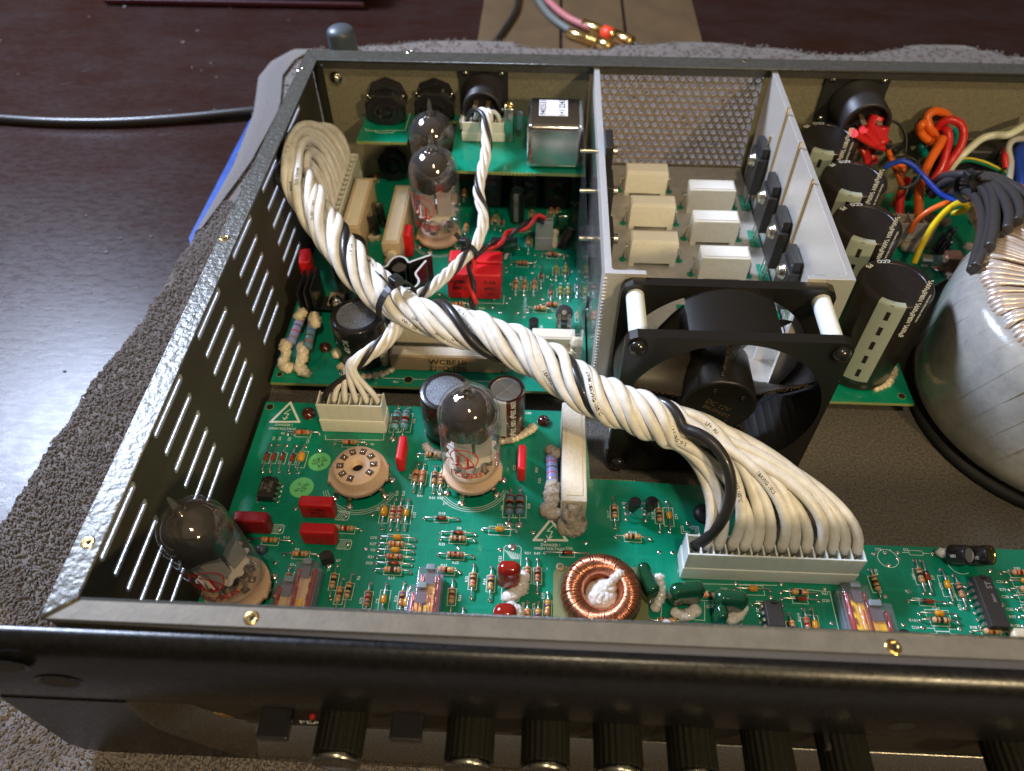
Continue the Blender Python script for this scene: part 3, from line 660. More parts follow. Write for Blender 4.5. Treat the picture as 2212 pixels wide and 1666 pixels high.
# ------------------------------------------------------------------ small axial parts
def solder(q, x, y, z, r=.085): q.ball((x,y,z-.01), r, M_solder, (1,1,.75), 8, 4, half=True)
SP = dict(R=(.62,.108), L=(.98,.18), D=(.38,.085), C=(.36,.115), K=(.44,.165), Y=(.5,.1))
NM = dict(R='resistor', L='metal_film_resistor', D='diode', C='ceramic_capacitor', K='ceramic_capacitor')
def axial(par, c, x1, y1, x2, y2, typ='R', bands='', body=None, z=ZB, lift=None, tpos=.5, hide=None):
    a = at(c, x1, y1, z=z); b = at(c, x2, y2, z=z); q = MB(); ln, r = SP[typ]; d = b-a; dist = d.length
    ln = min(ln, dist*.82); lift = r+.035 if lift is None else lift; dn = d.normalized()
    m = a + d*tpos; X = Matrix.Translation(m+Vector((0,0,lift))-dn*ln/2) @ dn.to_track_quat('Z','Y').to_matrix().to_4x4()
    za = z+lift
    if dist - ln > .1:
        e = dn*.05
        q.sweep([(a.x,a.y,z), (a.x,a.y,za-.03), tuple(a+e+Vector((0,0,lift))), tuple(m-dn*ln/2+Vector((0,0,lift)))], .034, M_lead, 6, False)
        q.sweep([(b.x,b.y,z), (b.x,b.y,za-.03), tuple(b-e+Vector((0,0,lift))), tuple(m+dn*ln/2+Vector((0,0,lift)))], .034, M_lead, 6, False)
    solder(q, a.x, a.y, z); solder(q, b.x, b.y, z)
    bm = body or dict(R=M_beige, L=M_rblue, D=M_diode, C=M_amber, K=M_amber)[typ]
    if typ in 'RL':
        bb = [BC[k] for k in (bands or random.choice(('rrnd','nkod','yvrd','onod','nkyd','rrod','ggnd','bgrd')))]
        n = len(bb); prof = [(0,0),(r*.55,0),(r*.9,.03*ln/.62),(r*1.1,.09*ln/.62),(r*1.1,.15*ln/.62),(r*.92,.2*ln/.62)]
        s0 = .17*ln/.62; span = ln-2*s0; prof = prof[:4]
        # first band sits on the bulge
        prof += [(r*1.1,.11*ln/.62,bb[0]),(r*1.08,.16*ln/.62),(r*.93,.2*ln/.62)]
        mid0 = .23*ln/.62; mid1 = ln-.22*ln/.62; st = (mid1-mid0)/(n-1 if n > 1 else 1)
        for k in range(1, n-1):
            z0 = mid0+(k-.75)*st; prof += [(r*.93,z0,bb[k]),(r*.93,z0+.062*ln/.62)]
        if n > 1:
            prof += [(r*.94,ln-.2*ln/.62),(r*1.08,ln-.165*ln/.62,bb[-1]),(r*1.1,ln-.11*ln/.62)]
        prof += [(r*1.1,ln-.09*ln/.62),(r*.9,ln-.03*ln/.62),(r*.55,ln),(0,ln)]
        q.ring(prof, bm, 12, X)
    elif typ == 'D':
        q.ring([(0,0),(r*.8,.0,BC['k']),(r,.02,BC['k']),(r,.10),(r,ln-.02),(r*.8,ln),(0,ln)], bm, 12, X)
    else:
        q.ring([(0,0),(r*.5,.01),(r*.85,.05),(r,.11),(r,ln-.11),(r*.85,ln-.05),(r*.5,ln-.01),(0,ln)], bm, 12, X)
    q.build(NM[typ], par)
    # silkscreen outline round the body
    if typ in 'RL': w2, l2 = r*1.45, ln/2+.02
    elif typ == 'D': w2, l2 = .13, .28
    else: w2, l2 = .19, .42
    pn = Vector((-dn.y, dn.x, 0)); l2 = min(l2, dist/2-.12)
    if l2 > .1: spoly(par, [tuple((m+dn*sx*l2+pn*sy*w2)[:2]) for sx, sy in ((-1,-1),(1,-1),(1,1),(-1,1))], .02, z, True)
    return q
AX = [ # crop, x1,y1,x2,y2,type,bands
('A',430,650,350,905,'D',''),('A',495,650,418,905,'D',''),('A',578,655,505,905,'D',''),('A',668,660,600,915,'D',''),('A',757,665,687,915,'K',''),
('A',585,545,885,550,'R','oryod'),('A',1030,640,1330,645,'R','ornd'),('A',1640,300,1590,590,'L','nkokn'),('A',1730,300,1680,585,'L','nokrn'),
('A',1820,755,2110,757,'R','nnkd'),('A',1825,830,1780,1095,'R','orrd'),('A',1885,830,1845,1105,'R','oood'),('A',1995,850,1963,1110,'R','nknkd'),('A',2055,860,2030,1115,'R','nrrn'),
('A',1530,1165,1480,1450,'K',''),('A',1612,1165,1557,1455,'R','nrrn'),('A',1672,1165,1625,1455,'R','nrrn'),('A',1738,1170,1693,1455,'C',''),
('A',1010,1450,1280,1465,'R','nrrd'),('A',215,1555,630,1578,'R','oood'),
('C',715,290,1050,300,'D',''),('C',1285,400,1620,415,'C',''),('C',880,430,1215,445,'D',''),('C',875,490,1210,505,'R','nnkn'),('C',852,645,1190,662,'R','nrnn'),
('C',285,478,625,495,'C',''),('C',270,545,612,557,'R','rryn'),('C',260,605,608,617,'C',''),('C',248,668,598,682,'R','rryn'),('C',243,728,590,745,'D',''),('C',232,795,578,812,'R','onnkn'),
('C',800,795,1060,812,'R','oond'),('C',998,890,970,1225,'R','nnrd'),('C',1203,740,1175,1070,'R','nnrr'),('C',1375,765,1355,1090,'R','vnnd'),
('C',1722,685,1718,1010,'R','nrrn'),('C',1825,690,1820,1015,'R','nkrn'),('C',1560,12,1540,335,'L','noknn'),('C',1655,8,1643,340,'L','noknn'),
('C',1725,1110,1712,1420,'R','ooyd'),('C',1830,1110,1822,1420,'R','yvod'),('C',1925,1015,1912,1340,'R','yvyd'),
('C',188,920,138,1255,'R','nrrn'),('C',347,930,295,1262,'C',''),('C',522,920,472,1255,'R','vnnd'),('C',560,960,520,1290,'C',''),
('C',1098,1165,1078,1490,'R','nkod'),('C',1895,628,2330,642,'D',''),
('B',1828,870,1760,1200,'R','nnkd'),('B',1885,1000,1812,1340,'R','oond'),('B',1980,950,1902,1300,'R','nnkn'),('B',1305,765,1640,775,'R','oynd'),
('B',1370,890,1330,1180,'R','nrod'),
('D',762,300,775,565,'R','nonkn'),('D',1155,330,1170,595,'R','nnkn'),('D',1235,335,1258,600,'C',''),('D',778,645,1085,662,'R','nnnd'),
('D',1825,1105,2145,1117,'C',''),('D',1480,1165,1725,1172,'R','onkd'),('D',1985,1240,2250,1245,'D',''),('D',1070,1385,1400,1400,'R','nkod'),
('E',68,1020,388,1042,'R','ykvd'),('E',75,1080,400,1097,'D',''),('E',132,1210,200,1500,'R','onrd'),('E',262,1165,325,1480,'R','rrrd'),('E',335,1165,392,1480,'C',''),
('E',848,820,938,1080,'R','kkrn'),('E',1240,740,1328,1030,'R','nnkd'),('E',1303,742,1392,1035,'D',''),('E',1475,820,1572,1115,'C',''),('E',1585,870,1690,1165,'R','nnkd'),
('E',1192,1100,1518,1118,'D',''),('E',1288,1210,1615,1228,'C',''),('E',1300,1270,1635,1288,'R','nkkn'),('E',1750,1370,2090,1385,'R','oood'),
('E',2005,855,2320,862,'R','rrrd'),('E',2060,928,2360,935,'C',''),('E',2085,1000,2390,1008,'R','orod'),('E',2110,1060,2420,1068,'C',''),('E',2150,1170,2460,1178,'C',''),('E',2175,1240,2480,1248,'R','rrod'),('E',2205,1320,2500,1328,'R','nkod'),
# hidden behind the front rim in the photograph but on the same board
('C',640,1330,900,1345,'R','rryn'),('D',470,1445,800,1455,'R','orod'),
]
for (c,x1,y1,x2,y2,ty,bd) in AX:
    if ty == 'R' and random.random() < .25 and c in 'ACE': axial(pre, c,x1,y1,x2,y2,ty,bd, body=M_tan)
    else: axial(pre, c,x1,y1,x2,y2,ty,bd, body=M_steel if (ty == 'L' and c == 'C') else None)
SP['R'] = (.6,.12)
RX = [('G',800,960,1020,972,'R','nkon','t'),('G',1090,880,1300,890,'R','ononn','t'),('G',852,1090,840,1250,'R','onnd',0),('G',935,1090,920,1255,'R','nkrn',0),('G',1025,1090,1012,1255,'R','nkrn',0),
('G',1090,985,1080,1190,'D','',0),('G',1228,950,1226,1110,'R','gygd','o'),('G',1320,950,1312,1110,'R','gygd','o'),('G',1180,1160,1175,1325,'D','',0),('G',1268,1150,1265,1312,'R','gykd','o'),('G',1342,1150,1340,1312,'R','gykd','o'),
('G',1430,1105,1425,1270,'D','',0),('G',1497,1110,1495,1250,'R','nkkd','t'),('G',955,1390,1195,1400,'R','nnod',0),('G',1100,1358,1280,1362,'R','rrnd','t'),('G',1215,1640,1460,1648,'R','onod',0),
('G',1440,1375,1440,1560,'R','rond',0),('G',970,655,965,860,'R','nkod',0),('G',1002,440,990,560,'R','nkod',0),('G',968,290,960,400,'R','onod',0),('G',1022,290,1015,415,'R','onod',0),('G',668,275,655,385,'R','nnrd',0),
('G',600,480,592,625,'D','',0),('G',662,470,648,630,'R','ornd',0),('G',722,500,700,645,'D','',0),('G',1110,345,1330,345,'R','wrwr',0),('G',1180,385,1395,400,'R','nonn',0),
('G',1180,430,1172,520,'R','rrnd',0),('G',1242,430,1235,520,'R','nrnd',0),('G',1424,455,1415,605,'R','onrd',0),('G',382,565,365,700,'R','oyod',0),('G',360,250,352,360,'R','oyod',0),('G',1428,695,1430,865,'R','bwbw','b'),
('G',200,1362,400,1352,'R','nonn',0),('G',235,1410,430,1400,'C','',0),
('O',1150,700,1270,690,'C','',0),('O',1270,690,1380,680,'R','rrnd',0),('O',1360,760,1350,860,'R','oond',0),('O',1790,1290,1780,1480,'R','ygyd',0),
('G',500,1500,700,1505,'R','nkod',0),('G',640,1180,640,1290,'R','rrrd',0),('G',860,640,980,640,'C','',0)]
for (c,x1,y1,x2,y2,ty,bd,bo) in RX:
    axial(pwr, c,x1,y1,x2,y2,ty,bd, body={'t':M_tan,'o':mat('olive_lacquer',(.26,.28,.08),.35,coat=.3),'b':M_rblue,0:None}[bo])
# random small parts where the photograph shows only blurred detail
# jumper traces and lonely solder joints
def pads(par, L, z=ZB, r=.09, hollow=False):
    q = MB()
    for (c,x,y) in L:
        p = at(c,x,y,z=z); q.ball((p.x,p.y,z-.01), r, M_solder, (1,1,.45), 10, 4, half=True)
    kind(q.build('solder_joints', par), 'stuff')
pads(pre, [('A',1390,1310),('A',1330,1635),('C',1050,575),('C',1455,590),('D',1168,775),('D',1200,1150),('D',1283,780),('D',1320,1160),('D',520,690),('D',440,620),('D',160,672),('D',55,602),
 ('D',1415,520),('E',890,680),('E',990,670),('E',1100,668),('E',1105,725),('E',1020,780),('E',1408,680),('E',1325,1330),('E',1650,1345),('E',990,1055),('E',1190,1010),('E',710,860),('E',460,990),
 ('E',520,1290),('E',75,945),('A',355,1245),('A',660,1255),('A',1550,930),('A',640,545),('A',890,700),('A',1135,1320),('A',1155,1590),('A',510,1450),('B',1220,840),('B',1345,1080),('C',1780,420),('C',2205,440),('D',1485,1410),('D',1560,1412),('D',1885,1412),('D',1840,1050),('D',2150,1175),('E',1150,1305),('E',2025,1130),('E',1915,830)], r=.095)
pads(pre, [('C',1575,565)], r=.19); pads(pre, [('A',1585,590),('A',1680,585),('C',1540,338),('C',1640,345)], r=.17)
pads(pwr, [('G',x,y) for x,y in ((115,1240),(620,1370),(695,1418),(860,1420),(925,1460),(955,1412),(1025,930),(1025,870),(1100,1290),(1078,1340),(785,1280),(755,1325),(1185,1105),(870,780),(390,490),(1170,1465),(1000,1040),(750,985),(758,1030),(1300,905),(1460,350))]+[('H',1560,880),('H',1450,720),('H',1410,900),('H',390,1480),('H',500,1530),('H',745,1540)], r=.09)
for a_, b_ in ((('A',1390,1310),('A',1330,1635)),(('C',1050,575),('C',1455,590)),(('D',1168,775),('D',1200,1150)),(('D',1283,780),('D',1320,1160)),(('E',905,700),('E',990,1055)),(('E',1105,730),('E',1190,1010)),(('A',355,1245),('A',660,1255))):
    p1, p2 = pxz(*a_), pxz(*b_); q = MB(); q.line([p1,p2], .12, ZB+.006, M_trace); q.line([p1,p2], .028, ZB+.009, M_pcb); q.build('jumper_track', pre)
# labels read off the board
PH = PI/2
for (c,x,y,t,r_) in (('A',540,540,'R5',0),('A',455,590,'D3',PH),('A',512,590,'D4',PH),('A',602,595,'D2',PH),('A',778,615,'C61',PH),('A',1390,645,'R1',0),('A',1560,415,'R31',PH),('A',1785,425,'R40',PH),
 ('A',1750,950,'R39',PH),('A',1838,1133,'R41',0),('A',1955,1152,'R43',0),('A',2033,1155,'R45',0),('A',2080,1205,'J11',0),('A',1623,1110,'R28',PH),('A',1685,1112,'R29',PH),('A',1443,1260,'C9',PH),('A',1787,1315,'C12',PH),('A',2050,1300,'D18',0),
 ('A',1400,1530,'C79',0),('A',1395,1588,'R27',0),('A',1395,1645,'C6',0),('A',575,1530,'R12',0),('A',1040,1415,'R30',0),('A',675,1640,'R4',0),('A',2048,1592,'R35',0),
 ('C',190,662,'R21',0),('C',175,722,'D25',0),('C',392,870,'R17',0),('C',1055,380,'D6',0),('C',1020,718,'R32',0),('C',1455,350,'C21',0),('C',1475,180,'R46',PH),('C',1738,165,'R50',PH),('C',1128,880,'R25',PH),('C',1303,905,'R34',PH),('C',1455,685,'C23',PH),
 ('C',1725,625,'R51',0),('C',1818,628,'R49',0),('C',2135,578,'D26',0),('C',95,1090,'R75',PH),('C',255,1095,'C5',PH),('C',435,1070,'R16',PH),('C',1060,1065,'R24',PH),('C',70,870,'R6',PH),('C',1680,1140,'R48',PH),('C',1785,1145,'R76',PH),('C',1878,1045,'R77',PH),('C',1912,780,'1',0),('C',905,745,'R23',0),
 ('B',1840,822,'R7',0),('B',1385,860,'R3',0),('B',1745,905,'J5',.2),('D',718,440,'R117',PH),('D',858,345,'Q7',0),('D',1020,342,'Q8',0),('D',930,602,'R116',0),('D',1108,455,'R118',PH),('D',1315,465,'C71',PH),('D',1735,1100,'C62',0),('D',1565,1122,'R64',0),('D',1610,1255,'C26',0),('D',2050,1215,'D19',0),('D',2045,1288,'IC7',0),('D',1340,935,'J6',0),
 ('F',1152,1060,'C22',PH),('F',1378,1085,'R54',PH),('F',1408,1195,'R22',PH),('F',1295,503,'C25',0),('E',455,1030,'R61',0),('E',465,1092,'D20',0),('E',228,1240,'R114',PH),('E',910,840,'R70',PH),('E',928,640,'C76',0),('E',1170,645,'D7',0),('E',1240,880,'R99',PH),('E',1407,890,'D9',PH),('E',1480,965,'C73',PH),('E',1645,1150,'R72',PH),('E',1260,1078,'D27',0),('E',1437,1160,'C67',0),('E',1235,1265,'R101',0),('E',1255,1328,'D24',0),('E',1765,1328,'R98',0),('E',2150,808,'R80',0),('E',1998,925,'C36',0),('E',2025,995,'R79',0),('E',2045,1058,'C28',0),('E',2085,1168,'C65',0),('E',2110,1235,'R97',0),('E',2135,1312,'R100',0)):
    stext(pre, c, x, y, t, r_)
for (c,x,y,t,r_) in (('H',1200,1608,'R21',0),('G',525,1378,'D20',0),('G',895,1090,'R17',PH),('G',800,1150,'R9',PH),('G',1145,1080,'D6',PH),('G',1375,1030,'R8',PH),('G',1085,1555,'Q6',PH),('G',1490,1450,'R11',PH),('G',1325,880,'C10',0),('H',395,990,'R5',PH)):
    stext(pwr, c, x, y, t, r_, .17)
# danger triangles
def danger(par, c, pts, txt):
    P_ = [Vector(pxz(c,*p)) for p in pts]; spoly(par, P_, .10, ZB, True)
    cc = (P_[0]+P_[1]+P_[2])/3; u = (P_[2]-P_[1]); s = u.length/2.3
    up = Vector((-u.y,u.x)).normalized()*s; ri = u.normalized()*s
    g = lambda a, b_: tuple(cc+ri*a+up*b_)
    spoly(par, [g(.18,.62),g(-.22,.18),g(.14,.14),g(-.12,-.42)], .07*s, ZB); spoly(par, [g(-.3,-.2),g(-.12,-.46),g(.12,-.24)], .06*s, ZB)
    for (x,y,t) in txt: stext(par, c, x, y, t, 0, .165)
danger(pre, 'A', [(612,250),(425,432),(695,432)], [(550,460,'DANGER !'),(537,497,'HIGH VOLTAGE')])
danger(pre, 'D', [(208,490),(62,668),(350,672)], [(205,712,'DANGER !'),(200,745,'HIGH VOLTAGE')])
danger(pwr, 'O', [(1290,1790),(1190,1880),(1330,1880)], [])
# outlines: connectors, empty footprints, hatching
def rect(par, c, pts, wd=.022, close=True): spoly(par, [pxz(c,*p) for p in pts], wd, ZB, close)
rect(pre,'A',[(945,560),(945,600),(1495,605),(1510,450)],close=False); rect(pre,'D',[(1395,1040),(1550,1055),(2200,1068)],close=False); rect(pre,'D',[(1050,1190),(1055,1360),(1180,1380),(1185,1200)],close=False)
rect(pre,'D',[(1290,1355),(1565,1378),(1565,1215)],close=False); rect(pre,'E',[(200,985),(500,1015),(580,1360)],close=False)
def circ(par, c, x, y, r_, a0=0, a1=360, wd=.022):
    p = at(c,x,y,z=ZB); spoly(par, [(p.x+r_*math.cos(math.radians(a0+(a1-a0)*k/28)), p.y+r_*math.sin(math.radians(a0+(a1-a0)*k/28))) for k in range(29)], wd)
circ(pre,'E',1012,722,.38); stext(pre,'E',1032,648,'+'); circ(pre,'E',1640,770,.42,150,300)
for (c,x,y,w_,h_) in (('E',1262,672,.55,.19),('E',1490,1340,.55,.19),('E',1510,1385,.5,.16)):
    p = at(c,x,y,z=ZB); spoly(pre,[(p.x-w_/2,p.y-h_/2),(p.x+w_/2-.06,p.y-h_/2),(p.x+w_/2,p.y),(p.x+w_/2-.06,p.y+h_/2),(p.x-w_/2,p.y+h_/2)],.02,ZB,True); spoly(pre,[(p.x-w_/2-.25,p.y),(p.x-w_/2,p.y)],.02); spoly(pre,[(p.x+w_/2,p.y),(p.x+w_/2+.2,p.y)],.02)
for (c,x,y) in (('A',1120,1322),('A',1140,1595),('A',500,1450)):
    p = at(c,x,y,z=ZB); spoly(pre,[(p.x-.3,p.y-.2),(p.x+.14,p.y-.2),(p.x+.2,p.y-.14),(p.x+.2,p.y+.14),(p.x+.14,p.y+.2),(p.x-.3,p.y+.2)],.02,ZB,False)
    for k in range(6): spoly(pre,[(p.x-.34+.07*k,p.y-.18),(p.x-.2+.07*k,p.y+.16)],.016)
p = at('C',1578,600,z=ZB); spoly(pre,[(p.x-.33,p.y-2.0),(p.x-.33,p.y+.12),(p.x-.25,p.y+.2),(p.x+.25,p.y+.2),(p.x+.33,p.y+.12),(p.x+.33,p.y-2.0),(p.x+.25,p.y-2.08),(p.x-.25,p.y-2.08)],.02,ZB,True)
for k in range(8): spoly(pre,[(p.x-.28+.07*k*1.1,p.y+.0-.02*k),(p.x-.02+.04*k,p.y-.35)],.02)
# outlined logo next to the wide connector
p = at('D',1400,580,z=ZB); g = lambda a, b_: (p.x+a, p.y+b_)
spoly(pre,[g(-.18,.16),g(-.1,.16),g(-.1,-.08),g(.12,-.08),g(.12,-.17),g(-.18,-.17)],.02,ZB,True)
for r_ in (.08,.14,.21): 
    cc = g(.3,-.03); spoly(pre,[(cc[0]+r_*math.cos(math.radians(-60+200*k/14)),cc[1]+r_*math.sin(math.radians(-60+200*k/14))) for k in range(15)],.02)
spoly(pre,[g(.42,.16),g(.5,.16),g(.5,-.17)],.02)
stext(pre,'D',1385,692,'TE',0,.17); stext(pre,'D',1382,738,'P',0,.17)
# round green test stickers
for (c,x,y,r_,rz,L) in (('A',888,810,.47,.42,(('PCB\' A',.14,.17),('TEST OK',-.02,.17),('2-0',-.2,.2))),('A',720,1055,.49,3.85,(('ICT',-.16+.3,.17),('TEST OK',-.0,.17),('D',-.2,.17)))):
    p = at(c,x,y,z=ZB); q = MB(); q.disc((p.x,p.y,ZB+.010), r_, M_sticker, n=32)
    for (t_,dy,sz) in L: q.text(t_, sz, M_inkb, T3(p.x,p.y,ZB+.014,rz) @ T3(0,dy,0))
    q.build('test_sticker', pre)
# mounting screws on the boards and bare holes
def bscrew(par, c, x, y, r_=.26, m_=M_resin, z=ZB):
    p = at(c,x,y,z=z+.15); q = MB(); X = T3(p.x,p.y,z)
    q.ring([(r_*1.05,0),(r_*1.05,.05),(r_,.1),(r_*.85,.19),(r_*.5,.25),(.07,.27),(.06,.19),(0,.18)], m_, 20, X); q.build('screw', par)
bscrew(pre,'A',780,340,.3); bscrew(pre,'F',1450,570,.27); bscrew(pre,'D',1565,425,.42,M_black); bscrew(pwr,'H',612,1310,.28); 
def bhole(par, c, x, y, r_=.16):
    p = at(c,x,y,z=ZB); q = MB(); q.disc((p.x,p.y,ZB+.004), r_*1.2, M_pcbedge, n=18); q.disc((p.x,p.y,ZB+.008), r_, M_hole, n=18); q.build('screw_hole', par)
bhole(pre,'A',418,290,.15); bhole(pwr,'H',238,1545,.13); bhole(pwr,'H',1305,1590,.19); bhole(rec,'J',872,1508,.15)
NMS = {id(pre):pre,id(pwr):pwr,id(rec):rec,id(jak):jak}
rect2 = lambda: None
spoly(pwr, [(5.5,15.35),(5.5,15.1),(11.2,15.1)], .025)
p = at('H',1300,1560,z=ZB)
spoly(pwr, [(7.9,20.3),(10.8,20.3),(10.8,20.9)], .025); spoly(pwr,[(8.4,17.6),(11.4,17.6)],.025)
stext(jak,'L',320,510,'1',0,.2,UZ); spoly(jak,[pxz('L',300,505,UZ),pxz('L',310,525,UZ),pxz('L',605,520,UZ),pxz('L',655,345,UZ)],.03,UZ); spoly(jak,[pxz('L',375,520,UZ),pxz('L',385,540,UZ),pxz('L',510,538,UZ),pxz('L',525,522,UZ)],.03,UZ)
for k_, q in SILK.items():
    if q.f: kind(q.build('silkscreen', NMS[k_]), 'stuff')
# ================================================================== larger components
def glue(par, pts, r, m=M_glue, disp=.5, name='silicone_blob', n=12, k=8):
    q = MB(); P_ = catmull(pts, 3) if len(pts) > 1 else [Vector(pts[0])]
    for i, p in enumerate(P_):
        rr = r*(1+.25*noise.noise(p*2.3)); q.ball(tuple(p), rr, m, (1,1,.8), n, k, disp=disp, seed=i)
    return kind(q.build(name, par), 'stuff')
def shell(q, prof, th, m, X, n=32):
    inner = [(max(r-th,0.0), z-(th if r < .4*max(p[0] for p in prof) and z > prof[0][1]+1 else 0)) for r, z in prof]
    q.ring(prof, m, n, X); q.ring(inner[::-1], m, n, X)
def on_cyl(X, r, a0, z0, upside=False):
    # maps flat print (x to the right, y up) to the outside of a cylinder about local z
    def fn(x, y):
        a = a0 + x/r; return tuple(X @ Vector((r*math.cos(a), r*math.sin(a), z0+y)))
    return fn
def on_cyl_v(X, r, a0, z0):      # text running down along the axis
    def fn(x, y):
        a = a0 + y/r; return tuple(X @ Vector((r*math.cos(a), r*math.sin(a), z0-x)))
    return fn
def tube(x, y, z0, label, rz=0, tx=0, ty=0, kr=1.09, kh=1.17, logo=-2.0):
    t = thing('vacuum_tube', (x,y,z0), label, 'vacuum tube', 'glass vacuum tubes')
    X = Matrix.Translation((x,y,z0)) @ Matrix.Rotation(tx,4,'X') @ Matrix.Rotation(ty,4,'Y') @ Matrix.Rotation(rz,4,'Z') @ Matrix.Diagonal((kr,kr,kh,1))
    R_ = 1.07; zt = 3.72
    prof = [(0,.12),(.62,.10),(.8,.02),(.95,.06),(1.03,.22),(R_,.5),(R_,1.6),(R_,2.75)]
    for k in range(1, 10):
        a = PI/2*k/10; prof.append((R_*math.cos(a), 2.75+ .98*math.sin(a)))
    prof += [(.20,zt+.02),(.13,zt+.12),(.10,zt+.28),(.075,zt+.5),(.04,zt+.62),(0,zt+.66)]
    q = MB(); q.ring(prof, M_glass, 40, X)
    ins = [(0,.22),(.62,.2),(.8,.14),(.93,.2),(.97,.5),(.985,1.6),(.985,2.72)]
    for k in range(1, 10):
        a = PI/2*k/10; ins.append((.985*math.cos(a), 2.72+.90*math.sin(a)))
    ins += [(.1,zt-.08),(.05,zt+.05),(0,zt+.06)]
    q.build('glass_envelope', t)
    q = MB(); g = []
    for k in range(0, 10):
        a = PI/2*k/10; g.append((.972*math.cos(a), 2.71+.89*math.sin(a)))
    g = [(.968,2.55),(.972,2.62)] + g + [(.12,3.6),(.06,3.70),(0,3.72)]
    q.ring(g, M_getter, 40, X)
    n = 40; vs = []
    for i in range(n+1):
        a = 2*PI*i/n; dz = .12*noise.noise(Vector((math.cos(a)*2, math.sin(a)*2, x)))+.03
        vs += [(.968*math.cos(a),.968*math.sin(a),2.56),(.968*math.cos(a),.968*math.sin(a),2.22+dz*1.6)]
    q.add(vs, [(2*i,2*i+2,2*i+3,2*i+1) for i in range(n)], M_getter, True, X); q.build('getter_coating', t)
    def mica(z):
        m_ = MB(); n = 48; pts = []
        for i in range(n):
            a = 2*PI*i/n; r_ = .93 if i % 4 in (0,1) else .80
            pts.append((r_*math.cos(a), r_*math.sin(a)*.92))
        m_.prism(pts, z, z+.035, M_mica, X=X); return m_.build('mica_disc', t)
    mica(2.2); mica(.82)
    for sgn in (-1, 1):
        q = MB(); q.box((sgn*.36,0,1.5), (.56,.92,1.3), M_plate, .12, 2, X=X)
        for k in (-.36,.36): q.box((sgn*.36,k*1.4,1.5), (.6,.04,1.15), M_plate, X=X)
        for zz in (1.1,1.57,2.05): q.box((sgn*.36,0,zz),(.6,.96,.05), M_plate, .02, X=X)
        q.build('anode_plate', t)
    q = MB(); q.sweep([X @ Vector((.30*math.cos(a),.30*math.sin(a)+.05,2.52)) for a in [2*PI*k/16 for k in range(17)]], .05, M_can, 6, False); q.cyl(X @ Vector((.3,.05,2.3)), X @ Vector((.3,.05,2.52)), .03, M_can, 6); q.build('getter_ring', t)
    q = MB()
    for k in range(9):
        a = 2*PI*(k+.5)/10 + .6; c0 = Vector((.62*math.cos(a), .62*math.sin(a), 0))
        q.cyl(X @ (c0+Vector((0,0,-.35))), X @ (c0+Vector((0,0,.5))), .05, M_lead, 8); q.cyl(X @ (c0+Vector((0,0,.14))), X @ (c0+Vector((0,0,.40))), .11, M_glass, 10)
        q.cyl(X @ (c0+Vector((0,0,.5))), X @ Vector((c0.x*.6, c0.y*.5, .9)), .025, M_lead, 6)
    q.build('pins', t)
    # red print: ringed letters and the type number
    q = MB(); Rr = R_+.006
    f = on_cyl(X, Rr, logo, 1.62)
    def loop_(cx_, cz_, a_, b_, tilt, wd):
        n = 40
        for i in range(n):
            p = []
            for (tt, o_) in ((i,0),(i+1,0),(i+1,wd),(i,wd)):
                an = 2*PI*tt/n; xx, yy = (a_-o_)*math.cos(an), (b_-o_)*math.sin(an)
                p.append(f(cx_+xx*math.cos(tilt)-yy*math.sin(tilt), cz_+xx*math.sin(tilt)+yy*math.cos(tilt)))
            q.add(p, [(0,1,2,3)], M_inkr)
    loop_(-.18,.0,.66,.30,-.75,.045); loop_(.0,-.02,.52,.52,0,.04)
    for (dx_, dy_) in ((-.22,.02),(.12,-.08)):
        q.text('J', .62, M_inkr, fn=(lambda ox, oy: (lambda u, v: f(u+ox, v+oy)))(dx_, dy_-.08))
    q.text('ECC83S', .36, M_inkr, fn=lambda u, v: f(u+.02, v-.92)); q.build('red_print', t)
    return t
